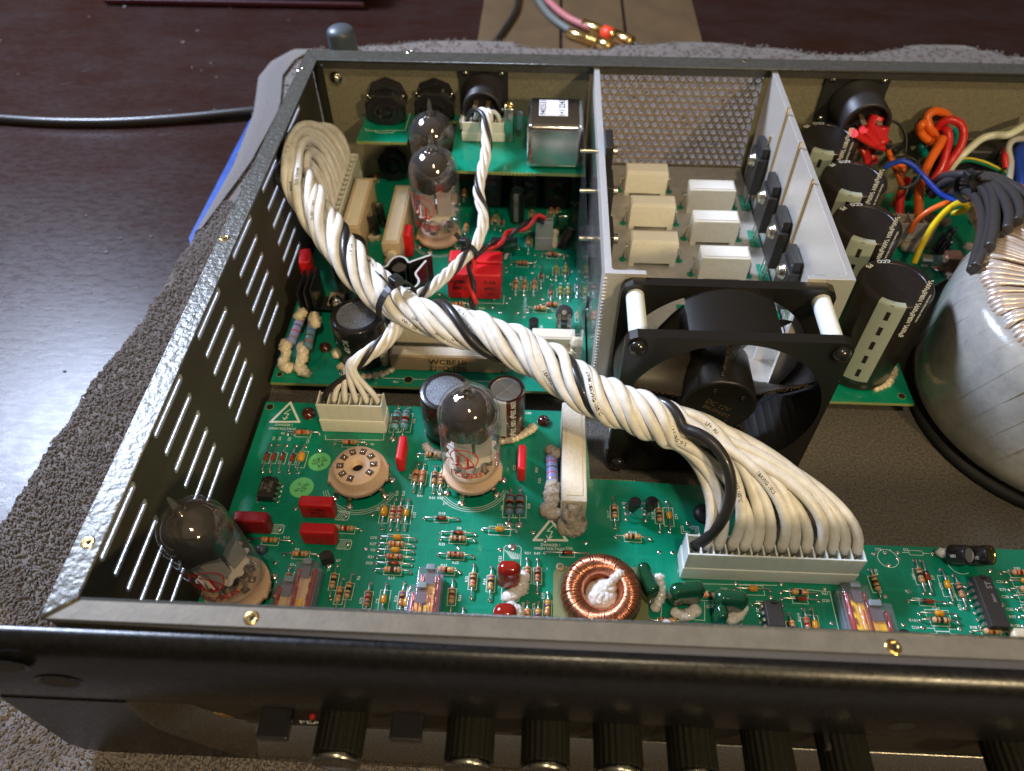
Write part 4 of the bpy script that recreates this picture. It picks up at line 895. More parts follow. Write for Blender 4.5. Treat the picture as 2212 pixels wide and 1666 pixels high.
def socket(x, y, z0, label, rz=0):
    t = thing('tube_socket', (x,y,ZB), label, 'tube socket', 'tan nine pin tube sockets')
    X = T3(x, y, z0, rz)
    q = MB(); q.ring([(.86,-.42),(.9,0),(1.16,.02),(1.18,.06),(1.18,.2),(1.14,.24),(.96,.26),(.955,.6),(.93,.64),(.42,.645),(.38,.63),(.30,.6),(.235,.56),(.235,.3,M_hole),(0,.3)], M_socket, 48, X)
    for s_ in (-1, 1): q.box((s_*.98,-.1,-.02+.13),(.45,.7,.24), M_socket, .08, 2, X=X)
    for k in range(10): 
        a = 2*PI*k/10+.2; q.box((.93*math.cos(a),.93*math.sin(a),-.14),(.1,.1,.4), M_socket, X=X)
    q.build('socket_body', t)
    for k in range(9):
        a = 2*PI*(k+1.5)/10 - PI/2 + .0; cx_, cy_ = .665*math.cos(a), .665*math.sin(a)
        p_ = MB(); XX = X @ Matrix.Translation((cx_,cy_,0)) @ Matrix.Rotation(a,4,'Z')
        p_.box((0,0,.644),(.29,.25,.02), mat('socket_slot_shade',(.12,.065,.03),.7), X=XX); p_.ring([(.03,.652),(.085,.664),(.06,.72),(.02,.70)], M_can, 12, XX); p_.build('contact', t)
    for k in range(9):
        a = 2*PI*(k+1.5)/10 - PI/2; p_ = MB(); c_ = Vector((math.cos(a), math.sin(a), 0))
        o_ = Vector((x,y,0)); Rm = Matrix.Rotation(rz,3,'Z'); c_ = Rm @ c_
        p_.sweep([o_+c_*.95+Vector((0,0,z0-.12)), o_+c_*1.15+Vector((0,0,z0-.16)), o_+c_*1.2+Vector((0,0,ZB+.25)), o_+c_*1.22+Vector((0,0,ZB))], .10, mat('socket_pin_metal',(.62,.56,.38),.25,1), 4, flat=.35); p_.ball(tuple(o_+c_*1.24+Vector((0,0,ZB))), .17, M_solder, (1,1,.6), 10, 5, half=True); p_.build('solder_pin', t)
    q = MB()
    for k in range(3):
        r_ = 1.38+.09*k; q.line([(x+r_*math.cos(math.radians(200+140*i/24)), y+r_*math.sin(math.radians(200+140*i/24))) for i in range(25)], .018, ZB+.008, M_silk)
    q.build('outline_print', t); return t
socket(5.52, 9.43, 1.6, 'empty tan nine pin tube socket with its holes open beside the white six way connector', .1)
socket(10.1, 9.75, 1.6, 'tan tube socket holding the upright glass tube in the middle of the front board')
socket(2.0, 4.35, 1.6, 'tan tube socket under the dark glass tube in the front left corner')
socket(7.05, 25.3, 1.25, 'tan tube socket under the nearer of the two rear glass tubes'); socket(6.55, 28.6, 1.25, 'tan tube socket under the farther of the two rear glass tubes')
tube(10.1, 9.75, 2.18, 'upright clear glass tube with red ringed letters in the middle of the front board', rz=.3, logo=-2.0)
tube(2.0, 4.35, 2.18, 'dark smoky glass tube with red print leaning in the front left corner of the case', rz=1.1, tx=-.04, ty=-.14, logo=-2.5)
tube(7.05, 25.3, 1.85, 'nearer of the two glass tubes at the back left, red logo facing the camera', rz=.1, logo=-2.1, kr=1.18, kh=1.27)
tube(6.6, 28.6, 1.85, 'farther glass tube at the back left, partly hidden behind the nearer one', rz=.5, logo=-1.9, kr=1.18, kh=1.27)
# ------------------------------------------------------------------ electrolytic capacitors
def elcap(x, y, r, z0, z1, label, sleeve, top, stripe=None, sang=-1.5, swid=.8, topr=.74, dash=True, prints=(), cross=False, group=None, X=None, name='electrolytic_capacitor', neck=True):
    t = thing(name, (x,y,z0), label, 'capacitor', group)
    X = X or T3(x,y,z0); h = z1-z0; b_ = r*.09
    pr = [(0,0),(r*.93,0),(r,.06*r)]
    if neck: pr += [(r,.12*r+.05),(r*.955,.2*r+.05),(r,.28*r+.05)]
    pr += [(r,h-b_*1.2),(r*.985,h-b_*.4),(r*.95,h),(r*topr,h+.005)]
    q = MB(); q.ring(pr, sleeve, 40, X); q.build('sleeve', t)
    q = MB(); q.ring([(r*topr,h+.003),(r*topr-.02,h-.02),(0,h-.02)], top, 36, X, smooth=False)
    if cross:
        for a in (.78, -.78): q.box((0,0,h-.012),(r*topr*1.8,.035,.014), mat('scored_line',(.75,.75,.76),.3,.9), X=X @ Matrix.Rotation(a,4,'Z'))
    q.build('vent_top', t)
    if stripe:
        q = MB(); n = 10; rr = r+.008; vs = []
        zs = [.12*r+ (0.3*r if neck else 0), h-b_*1.2]
        for i in range(n+1):
            a = sang + (i/n-.5)*swid/r*1.0
            for zz, r_ in ((zs[0],rr),(zs[1],rr),(h-b_*.2,rr*.985),(h+.012,rr*.945),(h+.016,rr*.84)): vs.append((r_*math.cos(a), r_*math.sin(a), zz))
        q.add(vs, [(5*i+j,5*i+5+j,5*i+6+j,5*i+1+j) for i in range(n) for j in range(4)], stripe, True, X)
        q.build('stripe', t)
        if dash:
            q = MB(); nd = max(1, int((h-.8)/.86)); f = on_cyl(X, r+.014, sang, 0)
            for k in range(nd):
                zc = h-.62-k*.86; q.add([f(-.085,zc-.23),f(.085,zc-.23),f(.085,zc+.23),f(-.085,zc+.23)], [(0,1,2,3)], M_inkb)
            for u in (h-.05,): q.add([X @ Vector(((r+.012)*math.cos(sang+d_),(r+.012)*math.sin(sang+d_),u)) for d_ in (-.05,.05)] + [X @ Vector(((r*.88)*math.cos(sang+d_),(r*.88)*math.sin(sang+d_),h+.02)) for d_ in (.05,-.05)], [(0,1,2,3)], M_inkb)
            q.build('minus_marks', t)
    if prints:
        q = MB()
        for (tx_, sz, a, z, mode) in prints:
            if mode == 'v': q.text(tx_, sz, M_inkw, fn=on_cyl_v(X, r+.012, a, z), sx=.72)
            elif mode == 't':
                q.text(tx_, sz, M_inkw, X @ T3(r*.86*math.cos(a), r*.86*math.sin(a), h+.012, a+PI/2))
            else: q.text(tx_, sz, M_inkw, fn=on_cyl(X, r+.012, a, z))
        q.build('printed_text', t)
    return t
G4 = 'four large black capacitors beside the heat sink'
bigs = [(27.3,16.75,'nearest of the four large black capacitors, whole pale stripe with black dashes showing'),(27.15,20.75,'second large black capacitor behind the nearest one beside the heat sink wall'),
 (27.45,24.25,'third large black capacitor from the front in the row beside the heat sink'),(26.95,27.75,'farthest large black capacitor, close to the round black socket on the rear wall')]
for i, (x,y,lb) in enumerate(bigs):
    t = elcap(x, y, 1.52, ZB, 6.25, lb, M_sleeve2, mat('brown_black_top',(.011,.009,.009),.36,bump=.05,bscale=8,var=.5,vscale=6,var2=(.018,.014,.012)), M_stripe, -1.95, 1.08, .80,
      prints=(('5600\u00b5F80V 5600\u00b5F80V 5600\u00b5F',.34,-1.95+.62,5.05,'v'),('micon micon micon',.26,-1.95+.90,5.0,'v'),('PB',.3,2.3,0,'t'),('CCO',.26,1.72,0,'t')), group=G4)
    if i == 0: glue(t, [(27.9,15.4,ZB+.05),(28.5,15.75,ZB+.05),(28.9,16.3,ZB+.08),(29.0,16.8,ZB+.1)], .22, M_glue)
M_ring = mat('glossy_black_shoulder',(.035,.038,.045),.22,coat=.6)
t = elcap(4.42,16.62,1.2,ZB,3.55,'squat black capacitor with grey speckled top left of the large cement resistor',M_sleeve,M_captop,M_stripe,.15,.5,.74,False,(('-V7\u2460B',.2,.95,0,'t'),('BC-KP',.4,-1.9,1.6,'v')))
glue(t, [(3.5,15.65,ZB+.1),(4.3,15.15,ZB+.05),(5.2,15.2,ZB+.05),(5.85,15.5,ZB+.12)], .2); glue(t, [(5.5,16.0,ZB+.1),(5.55,15.9,ZB+.7),(5.45,16.1,ZB+1.2)], .2); glue(t,[(3.15,16.6,ZB+.1),(3.2,16.2,ZB+.3)],.2)
t = elcap(8.85,12.35,1.08,ZB,3.55,'black capacitor with grey speckled top half hidden behind the middle tube',M_sleeve,M_captop,M_stripe2,-1.05,.5,.76,False,(('|',.5,-1.45,1.4,'v'),))
glue(t,[(8.0,11.2,ZB+.15),(8.3,10.95,ZB+.12),(8.8,10.8,ZB+.1),(9.3,10.85,ZB+.1)],.2,M_glued)
t = elcap(11.33,12.55,.80,ZB,3.55,'brown capacitor with silver cross scored top right of the middle tube',M_maroon,M_alutop,mat('silver_stripe',(.50,.51,.52),.35,.4),-1.9,.62,.78,False,(('100V 330\u00b5F 100V 330\u00b5F',.32,-1.15,1.45,'v'),('85\u00b0C',.16,-.7,1.2,'v')),cross=True)
glue(t,[(11.2,11.65,ZB+.1),(11.8,11.85,ZB+.12),(12.2,12.1,ZB+.2),(12.5,12.35,ZB+.25)],.19,M_glue)
q = MB(); p_ = on_cyl(T3(11.33,12.55,ZB), .822, -1.9, 1.0)
for k in range(24):
    a, b_ = 2*PI*k/24, 2*PI*(k+1)/24; q.add([p_(.09*math.cos(a),.2*math.sin(a)),p_(.09*math.cos(b_),.2*math.sin(b_)),p_(.075*math.cos(b_),.18*math.sin(b_)),p_(.075*math.cos(a),.18*math.sin(a))],[(0,1,2,3)],M_inkb)
q.build('oval_mark', t)
elcap(3.25,20.9,.95,ZB,4.05,'dark capacitor standing half hidden behind the white wire bundle',M_sleeve,M_black,M_stripe2,-1.7,.5,.8,True)
# small ones
def tilted(c, px, py, z, dirv, r, l, label, sleeve, top, stripe=None, group=None, prints=()):
    p = at(c,px,py,z=z); d = Vector(dirv).normalized(); base = p - d*l
    X = Matrix.Translation(base) @ d.to_track_quat('Z','Y').to_matrix().to_4x4()
    t = elcap(base.x, base.y, r, base.z, base.z+l, label, sleeve, top, stripe, -1.2, r*.8, .72, False, prints, X=X, group=group, name='small_capacitor', neck=False); return t, base
GS = 'small black capacitors tipped over near the long chip'
t, bb = tilted('E',1730,690,1.95,(.40,-.35,.62),.37,.68,'small tipped black capacitor with dull silver top beside the long chip',M_sleeve,M_alutop,None,GS,(('1000',.16,2.6,.3,'v'),))
glue(t,[bb+Vector((-.12,.05,.02)),bb+Vector((-.3,.1,-.1))],.2,M_gluew)
tilted('E',1925,690,1.95,(.45,-.3,.65),.37,.68,'small tipped black capacitor with yellowish top above the long chip',M_sleeve,M_brass,None,GS,(('2200',.16,2.6,.3,'v'),))
p = at('G',860,260,z=3.0); elcap(p.x,p.y,.42,ZB,3.0,'slim upright black capacitor with grey stripe under the raised board edge',M_sleeve,mat('pale_green_top',(.3,.36,.3),.4,.5),M_stripe2,-1.7,.26,.8,True)
t,bb = tilted('G',1368,625,2.0,(.35,.3,.8),.30,1.15,'small leaning black capacitor next to the white two pin plug',M_sleeve,M_alutop,M_stripe2,None)
glue(t,[bb+Vector((-.45,.1,.05)),bb+Vector((-.42,.3,.4)),bb+Vector((-.4,.5,.7))],.2,M_glue)
p = at('O',1490,1040,z=2.4)
tilted('O',1385,1110,2.5,(-.12,.15,1),.24,1.1,'upright dark tin can capacitor between the two cream resistors, rear one',M_blackg,M_can,None,'pair of dark tin topped parts between cream resistors')
t,bb = tilted('O',1285,1235,2.4,(-.25,.2,1),.24,1.1,'dark tin topped capacitor between the two cream resistors, front one',M_blackg,M_can,None,'pair of dark tin topped parts between cream resistors')
glue(t,[at('O',1300,1510,z=ZB+.1),at('O',1370,1500,z=ZB+.1)],.26,M_glue)
# ------------------------------------------------------------------ red box capacitors
def redcap(x, y, sx, sy, h, label, m=M_redcap, txt=(), rz=0, z=ZB, group='red box capacitors', fs=.2):
    t = thing('film_capacitor', (x,y,z), label, 'capacitor', group); X = T3(x,y,z+.03,rz)
    q = MB(); q.box((0,0,h/2),(sx,sy,h),m,min(.11,sy*.3),3,X=X); q.build('case', t)
    if txt:
        q = MB()
        for (tx_, u, v, s_) in txt: q.text(tx_, s_, M_inkb, X @ Matrix.Translation((u,-sy/2-.006,v)) @ Matrix.Rotation(PI/2,4,'X'))
        q.build('printed_text', t)
    return t
redcap(4.16,7.85,1.34,.5,.95,'upper of two parallel red box capacitors left of the empty socket, lettering on its face',txt=(('WIMA',.05,.66,.24),('MKS 4',.05,.44,.2),('0.1/400-',.05,.23,.19)))
redcap(4.47,6.68,1.34,.48,.92,'lower of two parallel red box capacitors just behind the clear relays',txt=(('10',.0,.22,.18),))
redcap(7.1,10.55,.34,1.24,.95,'narrow red box capacitor standing between the empty socket and the middle tube')
redcap(12.07,10.3,.34,1.26,.95,'narrow red box capacitor standing right of the middle tube')
redcap(1.8,7.05,1.34,.5,.95,'dark red box capacitor partly hidden behind the front left tube',m=M_redcapd)
redcap(9.33,20.98,2.66,.9,1.6,'front half of the pair of large red box capacitors, black lettering on its face',txt=(('WIMA',-.72,1.15,.34),('MKS4',-.66,.74,.34),('0,68',.78,1.15,.34),('400-',.78,.74,.34),('10%',.8,.38,.2),('0x',-.7,.38,.18),('|',.06,1.12,.5),('|',.06,.75,.5)),group='large red box capacitors')
redcap(9.33,22.0,2.66,.9,1.6,'rear half of the pair of large red box capacitors, crossed by the black cable tie',group='large red box capacitors')
p = at('O',1755,1550,z=1.8); redcap(p.x,p.y,.42,.95,1.5,'small red box capacitor between the cream resistor and the rear tube')
p = at('H',480,670,z=2.4); redcap(p.x-.05,p.y,.6,1.1,2.2,'red box capacitor against the slotted side wall behind the black fins',rz=.2)
p = at('H',1010,950,z=1.6); q = MB(); q.ball((p.x,p.y,1.5),.3,mat('pink_epoxy',(.45,.12,.12),.3,coat=.4),(1,.6,1),12,8); q.cyl((p.x,p.y,ZB),(p.x,p.y,1.4),.04,M_lead,6); tag(q.build('disc_capacitor'),'small pink disc capacitor behind the squat black capacitor','capacitor')
# ------------------------------------------------------------------ crimson and green dipped capacitors
def dipped(c, x, y, z, sc, label, m, cat='capacitor', rz=0, rx=0, group=None, gl=None, r=.5, nm='dipped_capacitor'):
    p = at(c,x,y,z=z); t = thing(nm, (p.x,p.y,ZB), label, cat, group); X = T3(p.x,p.y,p.z,rz,rx)
    q = MB(); q.box((0,0,0),(sc[0]*2*r,sc[1]*2*r,sc[2]*2*r),m,min(sc)*r*.92,4,X=X); q.cyl((p.x-.15,p.y,ZB),(p.x-.15,p.y,z-.2),.035,M_lead,6); q.cyl((p.x+.15,p.y,ZB),(p.x+.15,p.y,z-.2),.035,M_lead,6); q.build('body', t)
    if gl: glue(t, [at(*g[:3],z=g[3]) for g in gl], gl[0][4] if len(gl[0]) > 4 else .18, M_gluew, .3, n=14, k=9)
    return t
GC = 'crimson dipped capacitors'; GG = 'dark green dipped capacitors'
dipped('C',1545,835,1.75,(.86,.62,1.2),'taller crimson glossy capacitor left of the copper coil',M_crimson,group=GC,gl=[('C',1535,1050,ZB+.15,.27),('C',1600,1020,ZB+.2),('C',1665,940,ZB+.25),('C',1680,860,ZB+.35)],rx=-.18)
dipped('C',1505,1235,1.6,(.85,.7,.95),'crimson glossy capacitor half hidden behind the front rim',M_crimson,group=GC,gl=[('C',1560,1150,1.5,.2),('C',1625,1180,1.45),('C',1650,1240,1.35)],rx=-.12)
dipped('D',1058,1045,1.8,(.46,1.25,1.15),'dark green glossy capacitor standing edge on beside the copper coil',M_dgreen,rz=.35,group=GG,gl=[('D',1165,1000,1.6,.2),('D',1180,1150,1.35),('D',1130,1260,1.2)],r=.5)
dipped('D',1400,1140,1.65,(1.28,.6,1.1),'dark green glossy capacitor lying broadside below the wide white connector',M_dgreen,rz=.15,group=GG,gl=[('D',1310,1310,1.2,.22),('D',1400,1330,1.15),('D',1480,1290,1.2)],r=.5)
dipped('D',1790,1205,1.65,(1.2,.6,.95),'dark green glossy capacitor nearest the small front chip, glue below it',M_dgreen,rz=-.05,group=GG,gl=[('D',1800,1360,1.2,.22),('D',1860,1330,1.2),('D',1900,1270,1.3)],r=.5)
dipped('D',1700,1340,1.5,(.42,.6,1.0),'dark green glossy capacitor standing edge on against the front rim',M_dgreen,rz=.1,group=GG,r=.5)
dipped('D',1225,1420,1.25,(.5,.5,.6),'white blob topped part just behind the front rim right of the coil',M_gluew,r=.4,nm='coated_part')
dipped('G',1290,555,2.2,(.95,.5,1.2),'dark green capacitor behind the small leaning black capacitor',M_dgreen,group=GG,r=.42); dipped('G',770,800,1.9,(1.1,.5,.8),'dark green capacitor under the red and black twisted wires',M_dgreen,group=GG,rz=.3,r=.42,gl=[('G',745,900,1.3,.1),('G',760,860,1.6)])
dipped('B',1078,715,1.5,(.6,.5,.5),'small blue grey bulb shaped part beside the front left tube',mat('slate_epoxy',(.06,.09,.13),.3,coat=.5),r=.36,nm='coated_part')
dipped('E',1155,1400,1.35,(.5,.5,.6),'black glossy part behind the front rim right of the clear relays',M_blackg,r=.4,nm='coated_part'); dipped('E',2175,1400,1.3,(.8,.6,.5),'cream blob topped part behind the front rim at the right edge',M_glue,r=.42,nm='coated_part')
# ------------------------------------------------------------------ cement and power resistors
def cement(x0, x1, y0, y1, z1, label, side, top, txt=None, ax='x', z=ZB, group=None, glues=(), gm=M_glue, well=True):
    t = thing('cement_resistor', ((x0+x1)/2,(y0+y1)/2,z), label, 'resistor', group)
    q = MB(); cx_, cy_ = (x0+x1)/2, (y0+y1)/2; h = z1-z
    q.box((cx_,cy_,z+h/2+.02),(x1-x0,y1-y0,h-.02),side,.05,2); q.build('ceramic_case', t)
    if well:
        q = MB(); q.box((cx_,cy_,z1+.015),(x1-x0-(.22 if ax == 'x' else .3),y1-y0-(.2 if ax == 'x' else .5),.05),top,.04,2); q.build('cement_filling', t)
    if txt:
        q = MB()
        for (tx_,u,v,s_) in txt: q.text(tx_, s_, M_inkb, Matrix.Translation((cx_+u,y0-.008,z+v)) @ Matrix.Rotation(PI/2,4,'X'))
        q.build('printed_text', t)
    for g in glues: glue(t, g[0], g[1], gm)
    return t
cement(5.85,10.92,15.6,16.3,2.02,'long beige cement resistor lettered WCBF10 in front of the white wire bundle',mat('beige_ceramic',(.43,.30,.18),.75,bump=.2,bscale=30,var=.12,vscale=8),M_cemt,(('WCBF10',.1,.67,.46),('220\u2126 10%',.1,.24,.42)),
  glues=[([(11.1,15.9,ZB+.1),(11.3,15.8,ZB+.35),(11.15,16.0,ZB+.7)],.22)])
cement(5.9,11.6,17.0,17.72,2.25,'long cream cement resistor lying half hidden behind the beige lettered one',M_cemw,M_cemt)
cement(12.3,14.3,17.0,17.7,2.0,'cream resistor with glue at the right end of the row behind the wire bundle',M_cemw,M_cemt,glues=[([(13.9,16.9,1.3),(14.3,16.7,1.4),(14.35,16.9,1.9)],.3),([(11.7,16.9,1.2),(12.1,16.8,1.5)],.3)])
cement(2.24,3.22,23.6,28.05,2.95,'cream cement resistor standing next to the long rear connector',M_cem,M_cemt,ax='y')
cement(4.5,5.42,22.55,27.6,2.85,'white cement resistor standing left of the nearer rear tube',M_cem,M_cemw,ax='y',glues=[([(4.95,22.35,1.35),(4.95,22.25,1.8),(4.95,22.4,2.2)],.3)])
cement(13.68,14.64,7.95,12.82,2.5,'tall white cement resistor right of the lavender resistor on the front board',M_cemw,M_cemt,ax='y',glues=[([(13.9,7.65,1.25),(14.1,7.5,1.2),(14.35,7.6,1.3),(14.1,7.75,1.7),(14.15,7.9,2.1)],.34)],gm=M_glued)
def power_res(c, x1, y1, x2, y2, z1, z2, label, r=.2, m=M_lav, bands='rkrd', group=None, glues=(), gm=M_glue):
    a = at(c,x1,y1,z=z1); b_ = at(c,x2,y2,z=z2); d = (b_-a); l = d.length; X = Matrix.Translation(a) @ d.to_track_quat('Z','Y').to_matrix().to_4x4()
    t = thing('power_resistor', (a+b_)/2-Vector((0,0,(z1+z2)/2-ZB)), label, 'resistor', group); q = MB(); bb = [BC[k] for k in bands]; n = len(bb)
    prof = [(0,0),(r*.9,.02),(r*1.08,.06),(r*1.08,.16*l),(r,.2*l)]
    for k in range(n): z0 = l*(.24+.56*k/(n-1)); prof += [(r,z0,bb[k]),(r,z0+.035*l)]
    prof += [(r,.86*l),(r*1.08,.88*l),(r*1.08,l-.06),(r*.9,l-.02),(0,l)]
    q.ring(prof, m, 18, X); q.build('body', t); q = MB(); e = d.normalized()*.3
    q.sweep([(a-e)-Vector((0,0,z1-ZB)), a-e, a], .045, M_lead, 6); q.build('lead', t); q = MB(); q.sweep([b_, b_+e, (b_+e)-Vector((0,0,z2-ZB))], .045, M_lead, 6); q.build('lead', t)
    for g in glues: glue(t, [at(*u[:3],z=u[3]) for u in g], g[0][4] if len(g[0]) > 4 else .22, gm)
    return t
power_res('F',1532,940,1540,1250,1.35,1.35,'lavender power resistor with furry glue beside the tall white cement resistor',.235,
  glues=[[('F',1520,880,1.5,.22),('F',1575,905,1.6),('F',1600,920,1.6)],[('F',1545,1250,1.5,.3),('F',1535,1330,1.5),('F',1530,1430,1.35),('F',1480,1500,1.25),('F',1560,1530,1.2)]], gm=M_glued)
GB = 'pair of blue grey power resistors with glued ends'
power_res('H',425,1040,325,1290,2.0,1.7,'outer blue grey power resistor with glued ends next to the slotted side wall',.22,M_lav,'rkrd',GB,[[('H',430,1030,2.2,.26),('H',400,1060,2.2)],[('H',285,1300,1.7,.27),('H',290,1380,1.5),('H',270,1460,1.3),('H',310,1490,1.2)]])
power_res('H',520,1075,465,1330,2.0,1.7,'inner blue grey power resistor with glued ends left of the squat black capacitor',.22,M_steel,'obkr',GB,[[('H',520,1060,2.2,.28),('H',535,1120,2.1)],[('H',420,1320,1.7,.27),('H',430,1400,1.5),('H',400,1480,1.3),('H',450,1530,1.2)]])
# ------------------------------------------------------------------ chips and transistors
def dip(c, cx_, cy_, z, lx, ly, npin, label, txt=(), rz=0, hgt=.36):
    p = at(c,cx_,cy_,z=z); t = thing('chip', (p.x,p.y,ZB), label, 'chip'); X = T3(p.x,p.y,ZB,rz)
    q = MB(); q.box((0,0,.22+hgt/2-.05),(lx,ly,hgt),mat('chip_plastic',(.028,.024,.022),.5,bump=.4,bscale=40),.04,X=X); q.box((0,ly/2-.06,.23+hgt/2),(.18,.1,.36),M_black,X=X)
    if txt:
        for (tx_,u,v,s_,r_) in txt: q.text(tx_, s_, mat('faded_print',(.22,.2,.18),.6), X @ T3(u,v,.22+hgt-.045,r_))
    q.build('body', t)
    for k in range(npin):
        for s_ in (-1, 1):
            yy = (k-(npin-1)/2)*.254
            w_ = MB(); w_.sweep([X @ Vector((s_*lx/2,yy,.26)), X @ Vector((s_*(lx/2+.07),yy,.26)), X @ Vector((s_*(lx/2+.09),yy,.2)), X @ Vector((s_*(lx/2+.09),yy,0))], .07, M_lead, 4, flat=.3, up0=(0,0,1)); w_.ball(tuple(X @ Vector((s_*(lx/2+.1),yy,0))), .08, M_solder, (1,1,.6), 8, 4, half=True); w_.build('pin', t)
    return t
dip('A',395,1060,1.45,.62,.95,4,'small eight pin chip with grey lettering left of the round green stickers',(('072BD',.14,0,.19,PI/2+.0),('JRC',-.04,0,.18,PI/2),('C0D98',-.2,0,.14,PI/2)),0)
dip('E',1905,1110,1.4,.66,1.95,7,'long fourteen pin chip with bright legs at the right of the front board',(('ST',.1,.6,.28,PI/2),('B80M',.12,.1,.14,PI/2)),0,)
dip('D',2175,1330,1.4,.62,.95,4,'small black chip half hidden behind the front rim near the green capacitors')
dip('G',735,745,1.5,1.4,.6,1,'flat black chip lying behind the large red capacitors')
def to92(c, x, y, z, label, rz=0, padl=(), group=None, m=None):
    p = at(c,x,y,z=z); t = thing('transistor', (p.x,p.y,ZB), label, 'transistor', group); X = T3(p.x,p.y,z-.48,rz,0)
    q = MB(); n = 14; pts = [(.24*math.cos(math.radians(-35+250*k/(n-1))), .24*math.sin(math.radians(-35+250*k/(n-1)))) for k in range(n)]
    q.prism(pts, 0, .46, m or M_blackg, X=X); q.build('body', t)
    for k, pd in enumerate(padl):
        e = at(*pd,z=ZB); w_ = MB(); s0 = X @ Vector(((k-1)*.12,-.02,.02)); w_.sweep([tuple(s0),(e.x,e.y,ZB+.25),(e.x,e.y,ZB)], .03, M_lead, 6); w_.ball((e.x,e.y,ZB), .09, M_solder,(1,1,.6),8,4,half=True); w_.build('leg', t)
    return t
GT = 'small half round black transistors'
to92('D',955,330,2.0,'left of two small black transistors on the quiet part of the front board',.7,(('D',865,385),('D',872,435),('D',878,490)),GT)
to92('D',1105,325,2.05,'right of two small black transistors beside the amber capacitor',.7,(('D',1025,395),('D',1035,440),('D',1045,495)),GT)
to92('B',1715,770,1.75,'small black transistor touching the lower parallel red capacitor',.3,(('B',1760,870),('B',1740,880)),GT,mat('scuffed_black',(.03,.02,.018),.6,bump=.6,bscale=20))
to92('G',1015,1490,1.9,'small black transistor on the rear board left of the round trimmer',.2,(('G',1000,1580),('G',1020,1585),('G',1040,1575)),GT)
to92('G',1520,1290,2.0,'small black transistor on the rear board beside the aluminium wall',.4,(('G',1495,1385),('G',1510,1390),('G',1530,1385)),GT)
# round trimmer
p = at('G',1305,1425,z=1.75); t = thing('trimmer', (p.x,p.y,ZB), 'round black trimmer with a white centre screw on two metal legs', 'trimmer'); X = T3(p.x,p.y,p.z,.0,.45)
q = MB(); q.ring([(0,-.1),(.42,-.1),(.42,.08),(.38,.1),(.14,.1)], M_black, 28, X); q.box((0,-.5,-.3),(.3,.3,.3),M_black,.03,X=T3(p.x,p.y,p.z)); q.build('disc', t)
q = MB(); q.ring([(.14,.09),(.13,.13),(0,.13)], M_solder, 16, X, smooth=False); q.build('centre_screw', t)
for s_ in (-1,1): q = MB(); q.box((s_*.24,-.22,.12),(.16,.22,.05),M_can,X=X); q.sweep([X @ Vector((s_*.24,-.3,.1)),(p.x+s_*.28,p.y-.5,1.5),(p.x+s_*.28,p.y-.62,ZB)],.10,M_can,4,flat=.3); q.build('leg', t)
# ------------------------------------------------------------------ clear relays
def relay(c, x0, x1, y, label, clear=True, yel=True, ln=1.95, z1=2.05, yoff=0):
    a = at(c,x0,y,z=z1); b_ = at(c,x1,y,z=z1); w_ = abs(b_.x-a.x); cx_ = (a.x+b_.x)/2; yb_ = a.y+yoff; cy_ = yb_-ln/2
    t = thing('relay', (cx_,cy_,ZB), label, 'relay', 'clear pink tinted relays in staggered pairs')
    q = MB(); q.box((cx_,cy_,ZB+.22),(w_-.02,ln,.4),M_relgrey,.05,2); q.box((cx_,cy_-ln*.08,ZB+.5),(w_-.14,ln-.1,.2),M_relgrey,.03); q.build('base', t)
    if clear:
        q = MB(); q.box((cx_,cy_,(ZB+.3+z1)/2),(w_,ln,z1-ZB-.3),M_clearpink,.08,3); q.build('clear_cover', t)
    for s_ in (-1,1):
        q = MB(); q.box((cx_+s_*w_*.33,cy_-.05,z1-.35),(w_*.10,ln-.35,.42),M_relred,.05,2); q.build('red_coil_side', t)
        for k in range(3):
            q = MB(); q.box((cx_+s_*w_*.24,cy_+.5-.45*k,z1-.10),(.05,.22,.06),M_copper,.01); q.build('contact_spring', t)
    q = MB(); q.box((cx_,cy_-.25,z1-.43),(w_*.46,ln*.70,.56),M_yellow if yel else mat('pale_coil',(.68,.55,.28),.45),.04,2); q.box((cx_,cy_-.62,z1-.13),(w_*.22,.3,.06),M_yellow,.01); q.build('coil', t)
    q = MB(); q.box((cx_,yb_-.05,z1+.02),(w_*.36,.24,.12),mat('grey_tab',(.20,.24,.26),.5),.04,2); q.box((cx_,yb_-.42,z1-.08),(w_*.34,.5,.05),mat('grey_armature',(.25,.25,.27),.3,.6)); q.build('tab', t)
    return t
relay('B',1425,1665,812,'rear relay of the pair beside the front left tube',yel=False); relay('B',1225,1500,985,'front relay of the pair beside the front left tube',yel=False)
relay('C',655,908,748,'rear relay of the pair in the middle of the front board, yellow inside'); relay('C',562,832,925,'front relay of the pair in the middle of the front board, yellow inside')
relay('E',598,838,935,'rear dark red relay of the right pair under the wide white connector'); relay('E',742,1045,1098,'front relay of the right pair below the wide white connector, yellow inside')
